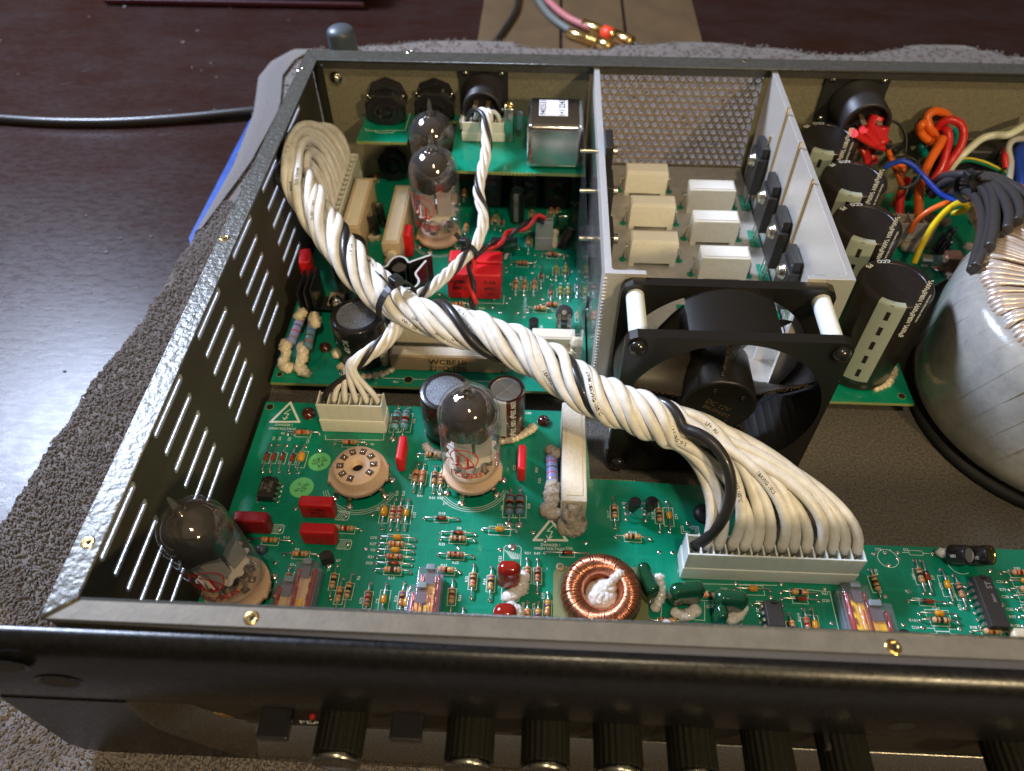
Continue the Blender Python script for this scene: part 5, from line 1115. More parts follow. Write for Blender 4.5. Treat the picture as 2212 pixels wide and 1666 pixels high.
# ------------------------------------------------------------------ copper inductor
t = thing('inductor', (15.1,4.6,ZB), 'copper wound ring inductor filled with white glue on an olive base plate', 'inductor')
q = MB(); q.prism([(13.42,2.6),(13.42,5.62),(13.62,5.9),(16.75,5.98),(16.85,5.9),(16.85,2.6)], ZB+.02, ZB+.17, M_base); q.build('base_plate', t)
def torus_pt(R_, r1, r2, a, b_): return ((R_+r1*math.cos(b_))*math.cos(a), (R_+r1*math.cos(b_))*math.sin(a), r2*math.sin(b_))
cz = ZB+.85; IX = T3(15.1,4.52,cz,0,.06)
q = MB(); n = 40; m_ = 10; vs = [torus_pt(1.02,.36,.50,2*PI*i/n,2*PI*j/m_) for i in range(n) for j in range(m_)]
q.add(vs, [(i*m_+j,((i+1)%n)*m_+j,((i+1)%n)*m_+(j+1)%m_,i*m_+(j+1)%m_) for i in range(n) for j in range(m_)], mat('copper_underlayer',(.25,.09,.05),.5), True, IX); q.build('ring_core', t)
rn = random.Random(3); turns = 156
for g in range(2):
    q = MB()
    for k in range(g, turns, 2):
        a = 2*PI*k/turns; pts = []
        j1 = rn.uniform(-.012,.012); da = rn.uniform(-.02,.02)
        for j in range(17):
            b_ = 2*PI*j/16; e1, e2 = .40+j1, .535+j1; pb = abs(math.cos(b_))**.7*math.copysign(1, math.cos(b_)); ps = abs(math.sin(b_))**.8*math.copysign(1, math.sin(b_))
            pts.append(IX @ Vector(((1.02+e1*pb)*math.cos(a+da*math.sin(b_)), (1.02+e1*pb)*math.sin(a+da*math.sin(b_)), e2*ps)))
        q.sweep(pts, .029, M_copper, 5, False)
    kind(q.build('copper_winding', t), 'stuff')
glue(t, [(15.1,4.4,cz-.2),(15.2,4.5,cz),(15.25,4.3,cz+.05),(15.0,4.35,cz+.1),(15.3,4.7,cz+.1)], .34, M_gluew, .35, n=20, k=14)
glue(t, [(15.35,4.75,cz+.3),(15.65,5.0,cz+.5),(15.85,5.15,cz+.48)], .15, M_gluew, .4); 
q = MB(); q.ball((15.1,4.5,cz-.06),.60,M_gluew,(1,1,.55),26,14,disp=.3,seed=4); q.build('glue_filling', t)
p = pxz('D',290,925); q = MB(); q.ring([(.1,.0),(.17,.02),(.1,.03)], M_socket, 14, T3(p[0],p[1],ZB+.175)); q.build('terminal_ring', t)
# ------------------------------------------------------------------ white connectors on boards
def header(x0, x1, y0, y1, z0, z1, n, label, ax='x', m=M_nylon, name='wire_connector', open_=True):
    t = thing(name, ((x0+x1)/2,(y0+y1)/2,z0), label, 'connector'); L_ = (x1-x0) if ax == 'x' else (y1-y0)
    cx_, cy_ = (x0+x1)/2, (y0+y1)/2; hb = (z1-z0)*.45
    q = MB(); q.box((cx_,cy_,z0+hb/2+.02),(x1-x0+.06,y1-y0+.08,hb),m,.04,2); q.build('header', t)
    q = MB(); zz = z0+hb; hh = z1-zz; wt = .07
    if ax == 'x':
        q.box((cx_,y0+wt/2,zz+hh/2),(x1-x0,wt,hh),m,.02); q.box((cx_,y1-wt/2,zz+hh/2-.06),(x1-x0,wt,hh-.12),m,.02); q.box((cx_,cy_,zz+hh*.2),(x1-x0-.1,y1-y0-.1,hh*.4),m)
        for k in range(n+1): q.box((x0+.035+(x1-x0-.07)*k/n,cy_,zz+hh/2-.01),(.055,y1-y0-.02,hh-.02),m,.01)
    else:
        q.box((x1-wt/2,cy_,zz+hh/2),(wt,y1-y0,hh),m,.02); q.box((x0+wt/2,cy_,zz+hh/2-.06),(wt,y1-y0,hh-.12),m,.02); q.box((cx_,cy_,zz+hh*.2),(x1-x0-.1,y1-y0-.1,hh*.4),m)
        for k in range(n+1): q.box((cx_,y0+.035+(y1-y0-.07)*k/n,zz+hh/2-.01),(x1-x0-.02,.055,hh-.02),m,.01)
    q.build('plug_housing', t)
    for k in range(n):
        px_, py_ = ((x0+(x1-x0)*(k+.5)/n, cy_) if ax == 'x' else (cx_, y0+(y1-y0)*(k+.5)/n))
        q = MB(); q.box((px_,py_-.05,zz+hh*.5),(.13,.16,hh*.4),M_can,.02); q.box((px_,py_-.12,zz+hh*.72),(.16,.05,.12),M_zinc); q.build('terminal', t)
    return t
C6 = header(3.42,6.18,11.95,12.75,ZB,2.85,6,'milky six way wire connector at the back edge of the front board')
C14 = header(18.16,24.45,5.7,6.6,ZB,2.85,14,'wide milky connector taking the fanned out white wires on the front board',m=M_nylon2)
CR_ = header(1.05,2.02,23.85,30.2,ZB,3.1,14,'long milky connector along the side wall at the back where the white wires plug in',ax='y')
p = at('G',1120,515,z=2.9); C2 = header(p.x-.44,p.x+.44,p.y-.45,p.y+.05,ZB,2.95,2,'small clear two pin plug for the red and black twisted wires',m=mat('frosted_nylon',(.6,.62,.6),.3,trans=.5))
p = at('L',1205,430,z=6.3); CU = header(p.x-1.1,p.x+1.1,p.y-.4,p.y+.3,UZ,6.3,5,'milky connector on the raised rear board below the black round socket')
t = CU; glue(t, [at('L',1080,370,z=6.0),at('L',1050,440,z=5.9),at('L',1060,490,z=5.6)], .22)
# post with ring top beside it
p = at('L',1403,320,z=7.2); t = thing('standoff_post',(p.x,p.y,UZ),'shiny metal post with a ring shaped top beside the metal can','post')
q = MB(); q.box((p.x,p.y-.02,6.15),(.5,.5,1.9),M_can,.08,2); q.build('post', t); q = MB(); q.ring([(.12,0),(.26,.03),(.28,.1),(.2,.16),(.12,.1)], M_brass, 20, T3(p.x,p.y,7.1)); q.build('ring_top', t)
q = MB(); q.box((p.x+.55,p.y,6.3),(.3,.35,.9),mat('blue_grey_metal',(.25,.33,.38),.35,.7),.04); tag(q.build('metal_clip'),'blue grey metal clip between the ring topped post and the can','clip')
# metal can transformer
a = at('L',1545,500,z=7.5); b_ = at('L',1965,515,z=7.5); cw = b_.x-a.x; cy0 = a.y; cxm = (a.x+b_.x)/2
t = thing('shielded_transformer', (cxm,cy0+1.4,UZ), 'shiny square metal can with a white paper label on the raised rear board', 'transformer')
q = MB(); q.box((cxm,cy0+1.45,UZ+1.2),(cw+.1,2.9,2.4),M_can,.28,4); q.build('can', t)
q = MB(); q.box((0,0,0),(1.42,1.5,.01),mat('white_paper_label',(.72,.72,.74),.6),X=T3(cxm-.1,cy0+1.72,UZ+2.412,.0))
q.text('9402531', .42, M_inkb, T3(cxm-.62,cy0+1.72,UZ+2.422,PI/2)); q.text('1+1 2243', .42, M_inkb, T3(cxm+.32,cy0+1.72,UZ+2.422,PI/2)); q.build('paper_label', t)
q = MB(); q.ring([(.45,0),(.62,.15),(.62,.5),(.45,.6),(0,.62)], M_can, 24, T3(cxm+.1,cy0+3.2,UZ+1.5,0,PI/2-.2)); q.build('round_end', t)
# ================================================================== fan
FX0, FX1, FY0, FY1, FZ0, FZ1 = 15.65, 23.65, 11.12, 14.28, .25, 8.25
fcx, fcz = (FX0+FX1)/2, (FZ0+FZ1)/2
fan = thing('cooling_fan', (fcx,(FY0+FY1)/2,FZ0), 'square black cooling fan with white corner spacers standing across the end of the heat sink', 'fan')
def rsq(a, h, rc):
    c, s_ = abs(math.cos(a)), abs(math.sin(a)); t = h/max(c, s_)
    x, z = t*c, t*s_
    if x > h-rc and z > h-rc:
        k = h-rc; bq = k*(c+s_); cc = 2*k*k-rc*rc; t = bq+math.sqrt(max(0,bq*bq-cc))
    return t
def flange(y0, y1):
    q = MB(); n = 120; vs = []
    for (yy, out) in ((y0,1),(y0,0),(y1,0),(y1,1)):
        for i in range(n):
            a = 2*PI*i/n; r_ = rsq(a, 4.0, .42) if out else 3.78
            vs.append((fcx+r_*math.cos(a), yy, fcz+r_*math.sin(a)))
    fs = [(k*n+i, k*n+(i+1)%n, ((k+1)%4)*n+(i+1)%n, ((k+1)%4)*n+i) for k in range(4) for i in range(n)]
    q.add(vs, fs, M_fan); return q.build('flange', fan)
flange(FY0, FY0+.42); flange(FY1-.42, FY1)
for c0, hw in ((90,25),(270,115)):
    q = MB(); a0, a1 = math.radians(c0-hw), math.radians(c0+hw); n = 40; vs = []
    for (yy, r_) in ((FY0+.4,3.80),(FY1-.4,3.80),(FY1-.4,3.94),(FY0+.4,3.94)):
        for i in range(n+1):
            a = a0+(a1-a0)*i/n; vs.append((fcx+r_*math.cos(a), yy, fcz+r_*math.sin(a)))
    q.add(vs, [(k*(n+1)+i, k*(n+1)+i+1, ((k+1)%4)*(n+1)+i+1, ((k+1)%4)*(n+1)+i) for k in range(4) for i in range(n)], M_fan)
    q.add([vs[k*(n+1)] for k in range(4)], [(0,1,2,3)], M_fan); q.add([vs[k*(n+1)+n] for k in range(4)], [(3,2,1,0)], M_fan); q.build('barrel', fan)

for sx_ in (-1, 1):
    for sz_ in (-1, 1):
        q = MB(); q.cyl((fcx+sx_*3.48,FY0+.42,fcz+sz_*3.44),(fcx+sx_*3.48,FY1-.42,fcz+sz_*3.44),.35,M_nylon2,20); q.build('spacer', fan)
        X = Matrix.Translation((fcx+sx_*3.55,FY0,fcz+sz_*3.5)) @ Matrix.Rotation(PI/2,4,'X')
        q = MB(); q.ring([(.34,0),(.36,.05),(.33,.14),(.25,.24),(.12,.30),(.11,.30)], M_blackg, 24, X); q.ring([(.11,.3),(.08,.18),(0,.18)], M_hole, 8, X, smooth=False)
        for a in (0, PI/2): q.box((0,0,.27),(.26,.045,.06), M_hole, X=X @ Matrix.Rotation(a+.4,4,'Z'))
        q.build('screw', fan)
q = MB(); X = Matrix.Translation((fcx,FY0+.25,fcz)) @ Matrix.Rotation(PI/2,4,'X')
q.ring([(1.5,-2.2),(1.5,-.08),(1.44,-.01),(1.34,.0),(1.3,-.03),(0,-.03)], M_fan, 48, X); hub = q.build('hub', fan)
for a in (.6, 1.57+.3, 3.6, 5.2):
    q = MB(); q.ring([(.10,-.03),(.12,.02),(.06,.02),(.05,-.01),(0,-.01)], M_fan, 14, X @ Matrix.Translation((1.02*math.cos(a),1.02*math.sin(a),0))); q.build('hub_boss', fan if False else hub)
q = MB(); q.text('DC 12V', .34, M_dust, X @ T3(0,.1,-.022,-.5)); q.text('BRUSHLESS', .26, M_dust, X @ T3(0,-.25,-.022,-.5)); q.build('hub_print', hub)
for k in range(5):
    a0 = math.radians(22)+2*PI*k/5; q = MB(); nu, nv = 8, 6; vs = []
    for side in (0, 1):
        for i in range(nu+1):
            r_ = 1.48 + (3.66-1.48)*i/nu
            for j in range(nv+1):
                t_ = j/nv; a = a0 - t_*(.82+.04*i/nu); yy = FY0+.45 + (FY1-FY0-1.15)*t_ + .10*math.sin(PI*t_) + side*.07
                vs.append((fcx+r_*math.cos(a), yy, fcz+r_*math.sin(a)))
    m1 = (nv+1); o2 = (nu+1)*m1
    fs = [(i*m1+j,(i+1)*m1+j,(i+1)*m1+j+1,i*m1+j+1) for i in range(nu) for j in range(nv)]
    fs += [tuple(x+o2 for x in f[::-1]) for f in fs]
    fs += [(i*m1,(i+1)*m1,o2+(i+1)*m1,o2+i*m1) for i in range(nu)] + [(i*m1+nv,(i+1)*m1+nv,o2+(i+1)*m1+nv,o2+i*m1+nv) for i in range(nu)] + [(nu*m1+j,nu*m1+j+1,o2+nu*m1+j+1,o2+nu*m1+j) for j in range(nv)]
    q.add(vs, fs, M_blade, True); bl = q.build('blade', fan)
    # dust ridge on the leading edge
    q = MB(); rr_ = random.Random(k)
    for i in range(60):
        u = i/59; r_ = 1.6+(3.6-1.6)*u; a = a0; p = (fcx+r_*math.cos(a)+rr_.uniform(-.04,.04), FY0+.44+rr_.uniform(-.05,.06), fcz+r_*math.sin(a)+rr_.uniform(-.05,.05))
        q.ball(p, rr_.uniform(.015,.04), M_dust, (1,1,1), 5, 3)
    kind(q.build('dust', bl), 'stuff')
q = MB(); q.box((FX0-.0,FY0+.3,1.25),(.28,.3,.3),M_relgrey,.03); q.build('corner_clip', fan)
# ================================================================== heat sink tunnel
hs = thing('heat_sink', (19.6,22.2,.2), 'bright aluminium channel with thick side walls running from the fan to the perforated rear grille', 'heat sink')
HT = 8.4
q = MB(); q.prism([(15.0,14.28),(16.55,14.28),(16.55,14.5),(15.36,14.5),(15.27,14.6),(15.27,30.25),(15.0,30.25),(15.0,14.36)], .2, HT, M_alu); q.prism([(15.02,14.30),(16.53,14.30),(16.53,14.48),(15.36,14.48),(15.25,14.6),(15.25,30.2),(15.02,30.2)], HT, HT+.006, M_aluedge, bottom=False); q.build('side_wall', hs)
q = MB(); q.prism([(24.3,14.28),(22.55,14.28),(22.55,14.5),(23.95,14.5),(24.02,14.6),(24.02,30.25),(24.3,30.25)], .2, HT, M_alu); q.prism([(24.28,14.30),(22.57,14.30),(22.57,14.48),(23.97,14.48),(24.04,14.6),(24.04,30.2),(24.28,30.2)], HT, HT+.006, M_aluedge, bottom=False); q.build('side_wall', hs)
# saw marks on the front corner edge
q = MB()
for k in range(44): z = .6+k*.175; q.box((15.04,14.26,z),(.14,.05,.09), M_aluedge, X=None)
kind(q.build('saw_marks', hs), 'stuff')
PZ = 2.3
q = MB(); q.box((19.6,22.7,PZ-.06),(8.6,16.4,.12),M_aluplate,.02); q.build('floor_plate', hs)
for xx in (16.05, 23.1):
    q = MB(); q.box((xx,14.62,8.05),(.5,.22,.5),M_relgrey,.1,2); q.build('bolt_head', hs)
bl_ = at('I',1175,945,Y=15.9); bt_ = at('I',1560,690,Y=15.9); bs_ = at('I',1362,860,Y=15.8)
q = MB(); q.box(((bl_.x+bt_.x)/2+.4,15.9,(bl_.z+bt_.z)/2-.2),(bt_.x-bl_.x+1.6,.12,bt_.z-bl_.z+.8),mat('bright_bracket',(.8,.8,.8),.4,.25),.02); br = q.build('end_bracket', hs)
q = MB(); q.box((bs_.x-.2,15.8,bs_.z-.1),(1.0,.06,1.0),mat('rusty_pad',(.38,.13,.09),.6,var=.5,vscale=5)); q.build('pad', br); q = MB(); q.ring([(.3,0),(.3,.1),(.2,.2),(.08,.22),(0,.12)], M_blackg, 18, Matrix.Translation((bs_.x,15.74,bs_.z)) @ Matrix.Rotation(PI/2,4,'X')); q.build('screw', br)
for (kx_, ky_, kz_) in ((1535,425,5.5),(1625,700,5),(1720,990,4.6),(1395,640,3)):
    p = at('K',kx_,ky_,X=23.98); q = MB(); q.box((23.97,p.y,(p.z+.2+2.2)/2+.3),(.10,.10,p.z-2.0),mat('gold_joint',(.62,.45,.2),.35,.8),.02); q.build('wall_joint', hs)
GTt = 'black power transistors screwed to the heat sink wall'
for i, (kx_, ky_) in enumerate(((1245,770),(1320,1060),(1395,1330),(1470,1640))):
    p = at('K',kx_,ky_,X=23.25); t = thing('power_transistor', (23.7,p.y,2.6), ('farthest','third','second','nearest')[i]+' black transistor from the fan on the right inner wall of the channel', 'transistor', GTt)
    q = MB(); q.box((23.72,p.y+.05,p.z-.55),(.5,1.55,2.1),M_black,.06,2); q.box((23.78,p.y+.1,p.z+.75),(.36,1.35,.6),M_black,.05,2); q.build('body', t)
    q = MB(); X = Matrix.Translation((23.46,p.y,p.z+.1)) @ Matrix.Rotation(-PI/2,4,'Y'); q.ring([(.38,0),(.38,.05),(.3,.08),(.3,.2),(.2,.27),(0,.28)], M_zinc, 18, X); q.build('screw', t)
    q = MB(); q.box((23.6,p.y,PZ+.06),(.5,1.3,.06),M_pcb); q.build('pad', t)
    for s_ in (-.4,0,.4): MB().cyl((23.55,p.y+s_,PZ),(23.6,p.y+s_,p.z-1.4),.05,M_lead,6).build('leg', t)
for i, (ky_) in enumerate((700,1010,1380)):
    p = at('K',150,ky_,X=15.5); t = thing('wall_transistor', (15.5,p.y,2.6), ('rear','middle','front')[i]+' black transistor seen edge on against the left inner wall of the aluminium channel','transistor','black transistors on the left channel wall')
    q = MB(); q.box((15.45,p.y,p.z-.3),(.36,1.5,2.0),M_black,.05,2); q.build('body', t); q = MB(); q.cyl((15.6,p.y-.1,p.z+.1),(15.85,p.y-.1,p.z+.1),.24,M_zinc,14); q.cyl((14.2,p.y-.1,p.z+.1),(15.7,p.y-.1,p.z+.1),.085,M_zinc,8)
    for k in range(8): q.cyl((14.22+.1*k,p.y-.1,p.z+.1),(14.26+.1*k,p.y-.1,p.z+.1),.12,M_zinc,8)
    q.build('bolt', t)
for i, (gx, gy0) in enumerate(((1512,400),(1515,640),(1520,830))):
    p = at('G',gx,gy0,z=3.4); t = thing('regulator', (14.72,p.y,ZB), ('rear','middle','front')[i]+' black regulator clamped on the outer side of the aluminium channel above the rear board','transistor','black regulators outside the channel')
    q = MB(); q.box((14.74,p.y,2.6),(.4,1.0,1.6),M_black,.04,2); q.build('body', t)
    [MB().cyl((14.7,p.y+s_,ZB),(14.7,p.y+s_,1.9),.04,M_lead,6).build('leg', t) for s_ in (-.25,0,.25)]
q = MB(); q.box((14.90,22.3,4.9),(.02,15.4,6.6),M_film); q.box((14.45,22.3,4.6),(.015,15.2,6.0),M_film); tag(q.build('insulating_film'),'clear plastic film hanging along the left side of the aluminium channel','plastic film')
GR = 'white cement resistors on the plate inside the aluminium channel'
ordw = ('rear','middle','front')
for col in (0,1):
    pts = (((268,1038),(588,1042)),((300,1298),(642,1302)),((300,1585),(662,1588))) if col == 0 else (((752,1170),(1102,1180)),((780,1420),(1130,1425)),((838,1705),(1212,1712)))
    for i, (a_, b_) in enumerate(pts):
        A_ = at('K',*a_,z=PZ+.05); B_ = at('K',*b_,z=PZ+.05); cx_, cy_ = (A_.x+B_.x)/2, (A_.y+B_.y)/2+.5
        t = thing('cement_resistor', (cx_,cy_,PZ), ordw[i]+' white block resistor in the '+('left' if col == 0 else 'right')+' row inside the aluminium channel', 'resistor', GR)
        q = MB(); L_ = B_.x-A_.x; q.box((cx_,cy_,PZ+.82),(L_,1.0,1.3),M_cemp,.05,2)
        for s_ in (-1,1): q.box((cx_+s_*(L_/2-.14),cy_,PZ+.12),(.28,1.0,.24),M_cemp,.02)
        q.box((cx_,cy_,PZ+1.48),(L_-.16,.72,.05),mat('white_filling',(.76,.73,.66),.8,bump=.3,bscale=15),.02); q.build('ceramic_case', t)
        q = MB()
        for s_ in (-1,1): q = MB(); q.sweep([(cx_+s_*(L_/2),cy_,PZ+.9),(cx_+s_*(L_/2+.2),cy_,PZ+.8),(cx_+s_*(L_/2+.25),cy_,PZ)], .05, M_lead, 6); q.disc((cx_+s_*(L_/2+.25),cy_,PZ+.01),.2,M_pcb,n=12); q.build('lead', t)
q = MB(); q.box((20.9,19.0,PZ+.012),(3.6,.5,.02),M_pcb); q.box((20.9,18.75,PZ+.014),(3.6,.12,.022),M_silk); q.build('green_board_strip', hs)
# ================================================================== toroidal transformer
TX, TY, TR = 35.95, 15.25, 6.3
tor = thing('toroidal_transformer', (TX,TY,.1), 'huge ring shaped transformer wrapped in milky film with copper windings on top', 'transformer')
q = MB(); q.ring([(6.15,.0),(6.2,.06),(6.2,.34),(6.0,.42),(0,.42)], M_rubber, 64, T3(TX,TY,.1)); q.build('rubber_pad', tor)
prof = [(5.2,.5),(5.85,.62),(6.15,1.0),(6.28,1.7),(6.32,3.0),(6.32,4.4),(6.27,5.5),(6.1,6.2),(5.8,6.6),(5.35,6.82),(5.0,6.86)]
q = MB(); q.ring([(r_-.06, z) for r_, z in prof], M_trans, 96, T3(TX,TY,0)); q.build('film_body', tor)
base_me = None; ns = 40
for k in range(ns):
    a0 = 2*PI*k/ns; vs = []; n = 5
    for j, (r_, z) in enumerate(prof[:-1]):
        for i in range(n+1):
            u = i/n; a = a0 + (u*1.25)*2*PI/ns + (z-3.5)*.055; off = .012*u + .018*noise.noise(Vector((a*3, z*.8, k)))
            vs.append((TX+(r_+off)*math.cos(a), TY+(r_+off)*math.sin(a), z))
    m1 = n+1; q = MB(); q.add(vs, [(j*m1+i,j*m1+i+1,(j+1)*m1+i+1,(j+1)*m1+i) for j in range(len(prof)-2) for i in range(n)], M_trans, True); q.build('film_strip', tor)
nt = 150; rn = random.Random(5)
for g in range(2):
    q = MB()
    for k in range(g, nt, 2):
        a = 2*PI*k/nt; w_ = .115; pts = []; j1 = rn.uniform(-.09,.09); z1 = rn.uniform(-.05,.04); da = rn.uniform(-.014,.014)
        for (r_, z) in ((5.62+j1,6.45),(5.55+j1,6.78),(5.32+j1,6.98+z1),(4.9,7.04+z1),(4.2,7.06+z1),(3.4,7.08+z1),(2.6,7.05+z1),(2.1,6.8)): pts.append((TX+r_*math.cos(a+da*(6-r_)), TY+r_*math.sin(a+da*(6-r_)), z))
        q.sweep(pts, [.12,.125,.115,.10,.09,.075,.06,.05], M_wind, 8, False)
    kind(q.build('winding', tor), 'stuff')
q = MB(); q.ring([(5.3,6.9),(3.5,6.93),(2.0,6.8),(1.7,6.2),(1.7,.5)], mat('winding_underlayer',(.35,.27,.22),.35,.5), 64, T3(TX,TY,0)); q.build('winding_bed', tor)
# ================================================================== sockets on the rear wall
def jack(c, x, y, z0, label, rr=1.0, hh=1.7, ww=2.2, dy=.7, ):
    p = at(c,x,y,z=z0); t = thing('jack_socket', (p.x,p.y,z0), label, 'socket', 'ribbed black jack sockets on the rear wall'); zc = z0+hh*.62
    q = MB(); Xb = Matrix.Translation((p.x,p.y+dy,z0+hh/2)) @ Matrix.Diagonal((ww/hh*.96,1,1,1)) @ Matrix.Rotation(PI/2,4,'X') @ Matrix.Rotation(PI/8,4,'Z'); rb_ = hh/2/math.cos(PI/8)
    q.ring([(rb_*.8,0),(rb_,.08),(rb_,dy-.1),(rb_*.92,dy),(rb_*.62,dy),(rb_*.58,dy+.16),(rb_*.4,dy+.18),(rb_*.36,dy-.05),(0,dy-.05)], M_blackg, 8, Xb, smooth=False); q.build('body', t)
    q = MB(); X = Matrix.Translation((p.x,p.y+dy,zc)) @ Matrix.Rotation(-PI/2,4,'X'); L_ = D-.2-(p.y+dy); pr = [(0,-.05)]
    n = 3
    for k in range(n): pr += [(rr*(.82+.09*k),L_*k/n),(rr*(.98+.06*k),L_*(k+.15)/n),(rr*(.98+.06*k),L_*(k+.7)/n),(rr*(.82+.09*k),L_*(k+.85)/n)]
    pr += [(rr*.9,L_)]; q.ring(pr, M_blackg, 8, X, smooth=False); q.build('ribbed_barrel', t)
    q = MB(); q.ring([(.0,.02),(.3,.02),(.36,.0)], M_blackg, 16, Matrix.Translation((p.x,p.y-.01,z0+hh*.5)) @ Matrix.Rotation(PI/2,4,'X')); q.build('rear_cap', t)
    for sx_ in (-.45,.42): MB().ball((p.x+ww*sx_,p.y+dy,z0+hh*.8),.12,M_can,n=8,k=5).build('contact', t)
    return t
jack('L',465,487,UZ,'left ribbed black jack socket on the raised board at the rear wall'); jack('L',835,470,UZ,'right ribbed black jack socket on the raised board, behind the rear tubes')
jack('L',520,915,ZB,'lower black jack socket under the raised board left of the rear tubes',.7,2.0,1.7,1.2)
for i, xx in enumerate((9.6,11.6,13.4)):
    t = thing('lower_jack_block',(xx,29.2,ZB),('left','middle','right')[i]+' of three dark socket blocks in the shade under the raised rear board','socket','dark socket blocks under the raised board'); q = MB(); q.box((xx,29.3,ZB+1.3),(1.5,2.2,2.5),M_black,.2,2); q.build('body', t)
    q = MB(); q.ring([(.5,0),(.55,.12),(.3,.2),(0,.2)],M_blackg,12,Matrix.Translation((xx,28.2,ZB+1.4)) @ Matrix.Rotation(PI/2,4,'X'),smooth=False); q.build('end_cap', t)
def panel_socket(x0, x1, z0, z1, cx_, cz_, r_, yf, label, oct=.0):
    t = thing('panel_socket', (cx_,D-.5,z0), label, 'socket'); q = MB(); c = oct
    poly = [(x0+c,z0),(x1-c,z0),(x1,z0+c),(x1,z1-c),(x1-c,z1),(x0+c,z1),(x0,z1-c),(x0,z0+c)] if c else [(x0,z0),(x1,z0),(x1,z1),(x0,z1)]
    X = Matrix.Rotation(PI/2,4,'X') @ Matrix.Translation((0,0,-(D-.14))); q.prism(poly, 0, .18, M_black, X=X); q.build('plate', t)
    for (u,v) in ((x0+.35,z1-.35),(x1-.35,z1-.35),(x0+.35,z0+.35),(x1-.35,z0+.35)): s_ = MB(); s_.ring([(.16,0),(.14,.1),(.0,.12)], M_zinc, 12, Matrix.Translation((u,D-.32,v)) @ Matrix.Rotation(PI/2,4,'X')); s_.build('screw', t)
    q = MB(); X = Matrix.Translation((cx_,D-.3,cz_)) @ Matrix.Rotation(PI/2,4,'X'); L_ = D-.3-yf
    q.ring([(r_*1.12,0),(r_*1.12,.3),(r_,.36),(r_,L_-.1),(r_*.96,L_),(r_*.84,L_),(r_*.84,L_-.35),(0,L_-.35)], M_black, 36, X); q.build('barrel', t)
    for k in range(4):
        a = PI/4+PI/2*k; q = MB(); q.box((cx_+r_*.45*math.cos(a),yf-.1,cz_+r_*.45*math.sin(a)),(.22,.9,.1),mat('tarnished_tag',(.3,.2,.1),.4,.7),.02); q.build('solder_tag', t)
    return t
panel_socket(7.95,10.55,5.3,8.05,9.28,6.6,1.02,29.0,'black round panel socket left of the shiny metal can on the rear wall')
panel_socket(27.1,30.4,5.2,8.1,29.0,6.5,1.22,28.5,'large black round panel socket with red sleeved wires on the right of the rear wall',.35)
t = thing('mains_inlet',(35.5,30.3,3),'dark block shaped inlet in the shade at the right of the rear wall','socket'); q = MB(); q.box((36.2,30.3,3.2),(3.6,1.2,2.6),M_black,.2,2); q.build('body', t); q = MB(); q.box((36.2,29.6,3.2),(2.6,.2,1.6),M_blackg,.08); q.build('rear_cap', t)
# tall threaded lead outside the back wall
p = at('Z',740,92,Y=D+1.2); t = thing('rear_knob',(p.x,D+.8,5),'dark rounded plug top poking up behind the rear rim','plug'); q = MB(); q.cyl((p.x,D+1.2,7.2),(p.x,D+1.2,9.0),.75,mat('slate_plastic',(.06,.075,.09),.4),24); q.ball((p.x,D+1.2,9.0),.75,mat('slate_plastic',(.06,.075,.09),.4),(1,1,.5),24,8,half=True); q.build('cap', t); q = MB(); q.cyl((p.x,D+1.2,4),(p.x,D+1.2,7.2),.45,M_black,16); q.build('stem', t)
# ================================================================== spring heat sink and black fins
t = thing('clip_heat_sink', at('H',1230,700,z=1.3), 'folded aluminium clip heat sink round a small metal cylinder beside the wire bundle', 'heat sink')
def strip(par, pts, th_, z0, z1, nm):
    q = MB(); n = len(pts); L_, R_ = [], []
    for i in range(n):
        a = Vector(pts[max(0,i-1)][:2]); b_ = Vector(pts[min(n-1,i+1)][:2]); d = (b_-a).normalized(); nn = Vector((-d.y,d.x))*th_/2; p = Vector(pts[i][:2]); L_.append(p+nn); R_.append(p-nn)
    vs = [(p.x,p.y,z0) for p in L_]+[(p.x,p.y,z0) for p in R_]+[(p.x,p.y,z1) for p in L_]+[(p.x,p.y,z1) for p in R_]
    q.add(vs, [(2*n+i,3*n+i,3*n+i+1,2*n+i+1) for i in range(n-1)], M_alu)
    q.add(vs, [(i,2*n+i,2*n+i+1,i+1) for i in range(n-1)]+[(n+i,n+i+1,3*n+i+1,3*n+i) for i in range(n-1)]+[(0,n,3*n,2*n),(n-1,3*n-1,4*n-1,2*n-1)], M_blackg, True)
    return q.build(nm, par)
hz = 3.3
strip(t, catmull([at('H',x,y,z=hz) for x,y in ((1080,655),(1125,645),(1150,610),(1190,575),(1240,565),(1285,585),(1310,615),(1350,600),(1495,552))],4), .10, 1.4, hz, 'folded_wall')
strip(t, catmull([at('H',x,y,z=hz) for x,y in ((1452,600),(1400,660),(1365,710),(1392,760),(1380,800),(1340,825),(1240,832))],4), .10, 1.4, hz, 'folded_wall')
p = at('H',1225,655,z=3.1); q = MB(); q.cyl((p.x,p.y,1.3),(p.x,p.y,3.1),.36,mat('dark_bright_metal',(.35,.31,.25),.18,1),24); q.build('metal_cylinder', t)
t = thing('black_heat_sink', at('H',520,900,z=ZB), 'black finned heat sink with a screwed transistor beside the slotted side wall', 'heat sink')
for (x,y) in ((445,700),(500,690),(550,670),(800,840),(850,820)):
    p = at('H',x,y,z=3.2); q = MB(); q.box((p.x,p.y-.75,2.25),(.10,1.7,2.1),M_blackg,.02); q.build('fin', t)
a = at('H',600,960,z=1.5); q = MB(); q.box((a.x+.2,a.y+.1,1.45),(2.2,.9,.12),M_black,.03); q.build('base_plate', t); p = at('H',700,920,z=1.8); q = MB(); q.ring([(.36,0),(.36,.06),(.26,.1),(.24,.24),(.12,.3),(0,.3)], M_zinc, 18, T3(p.x,p.y,1.6)); q.box((p.x,p.y+.25,1.56),(.8,.9,.1),M_cem); q.build('screw', t)
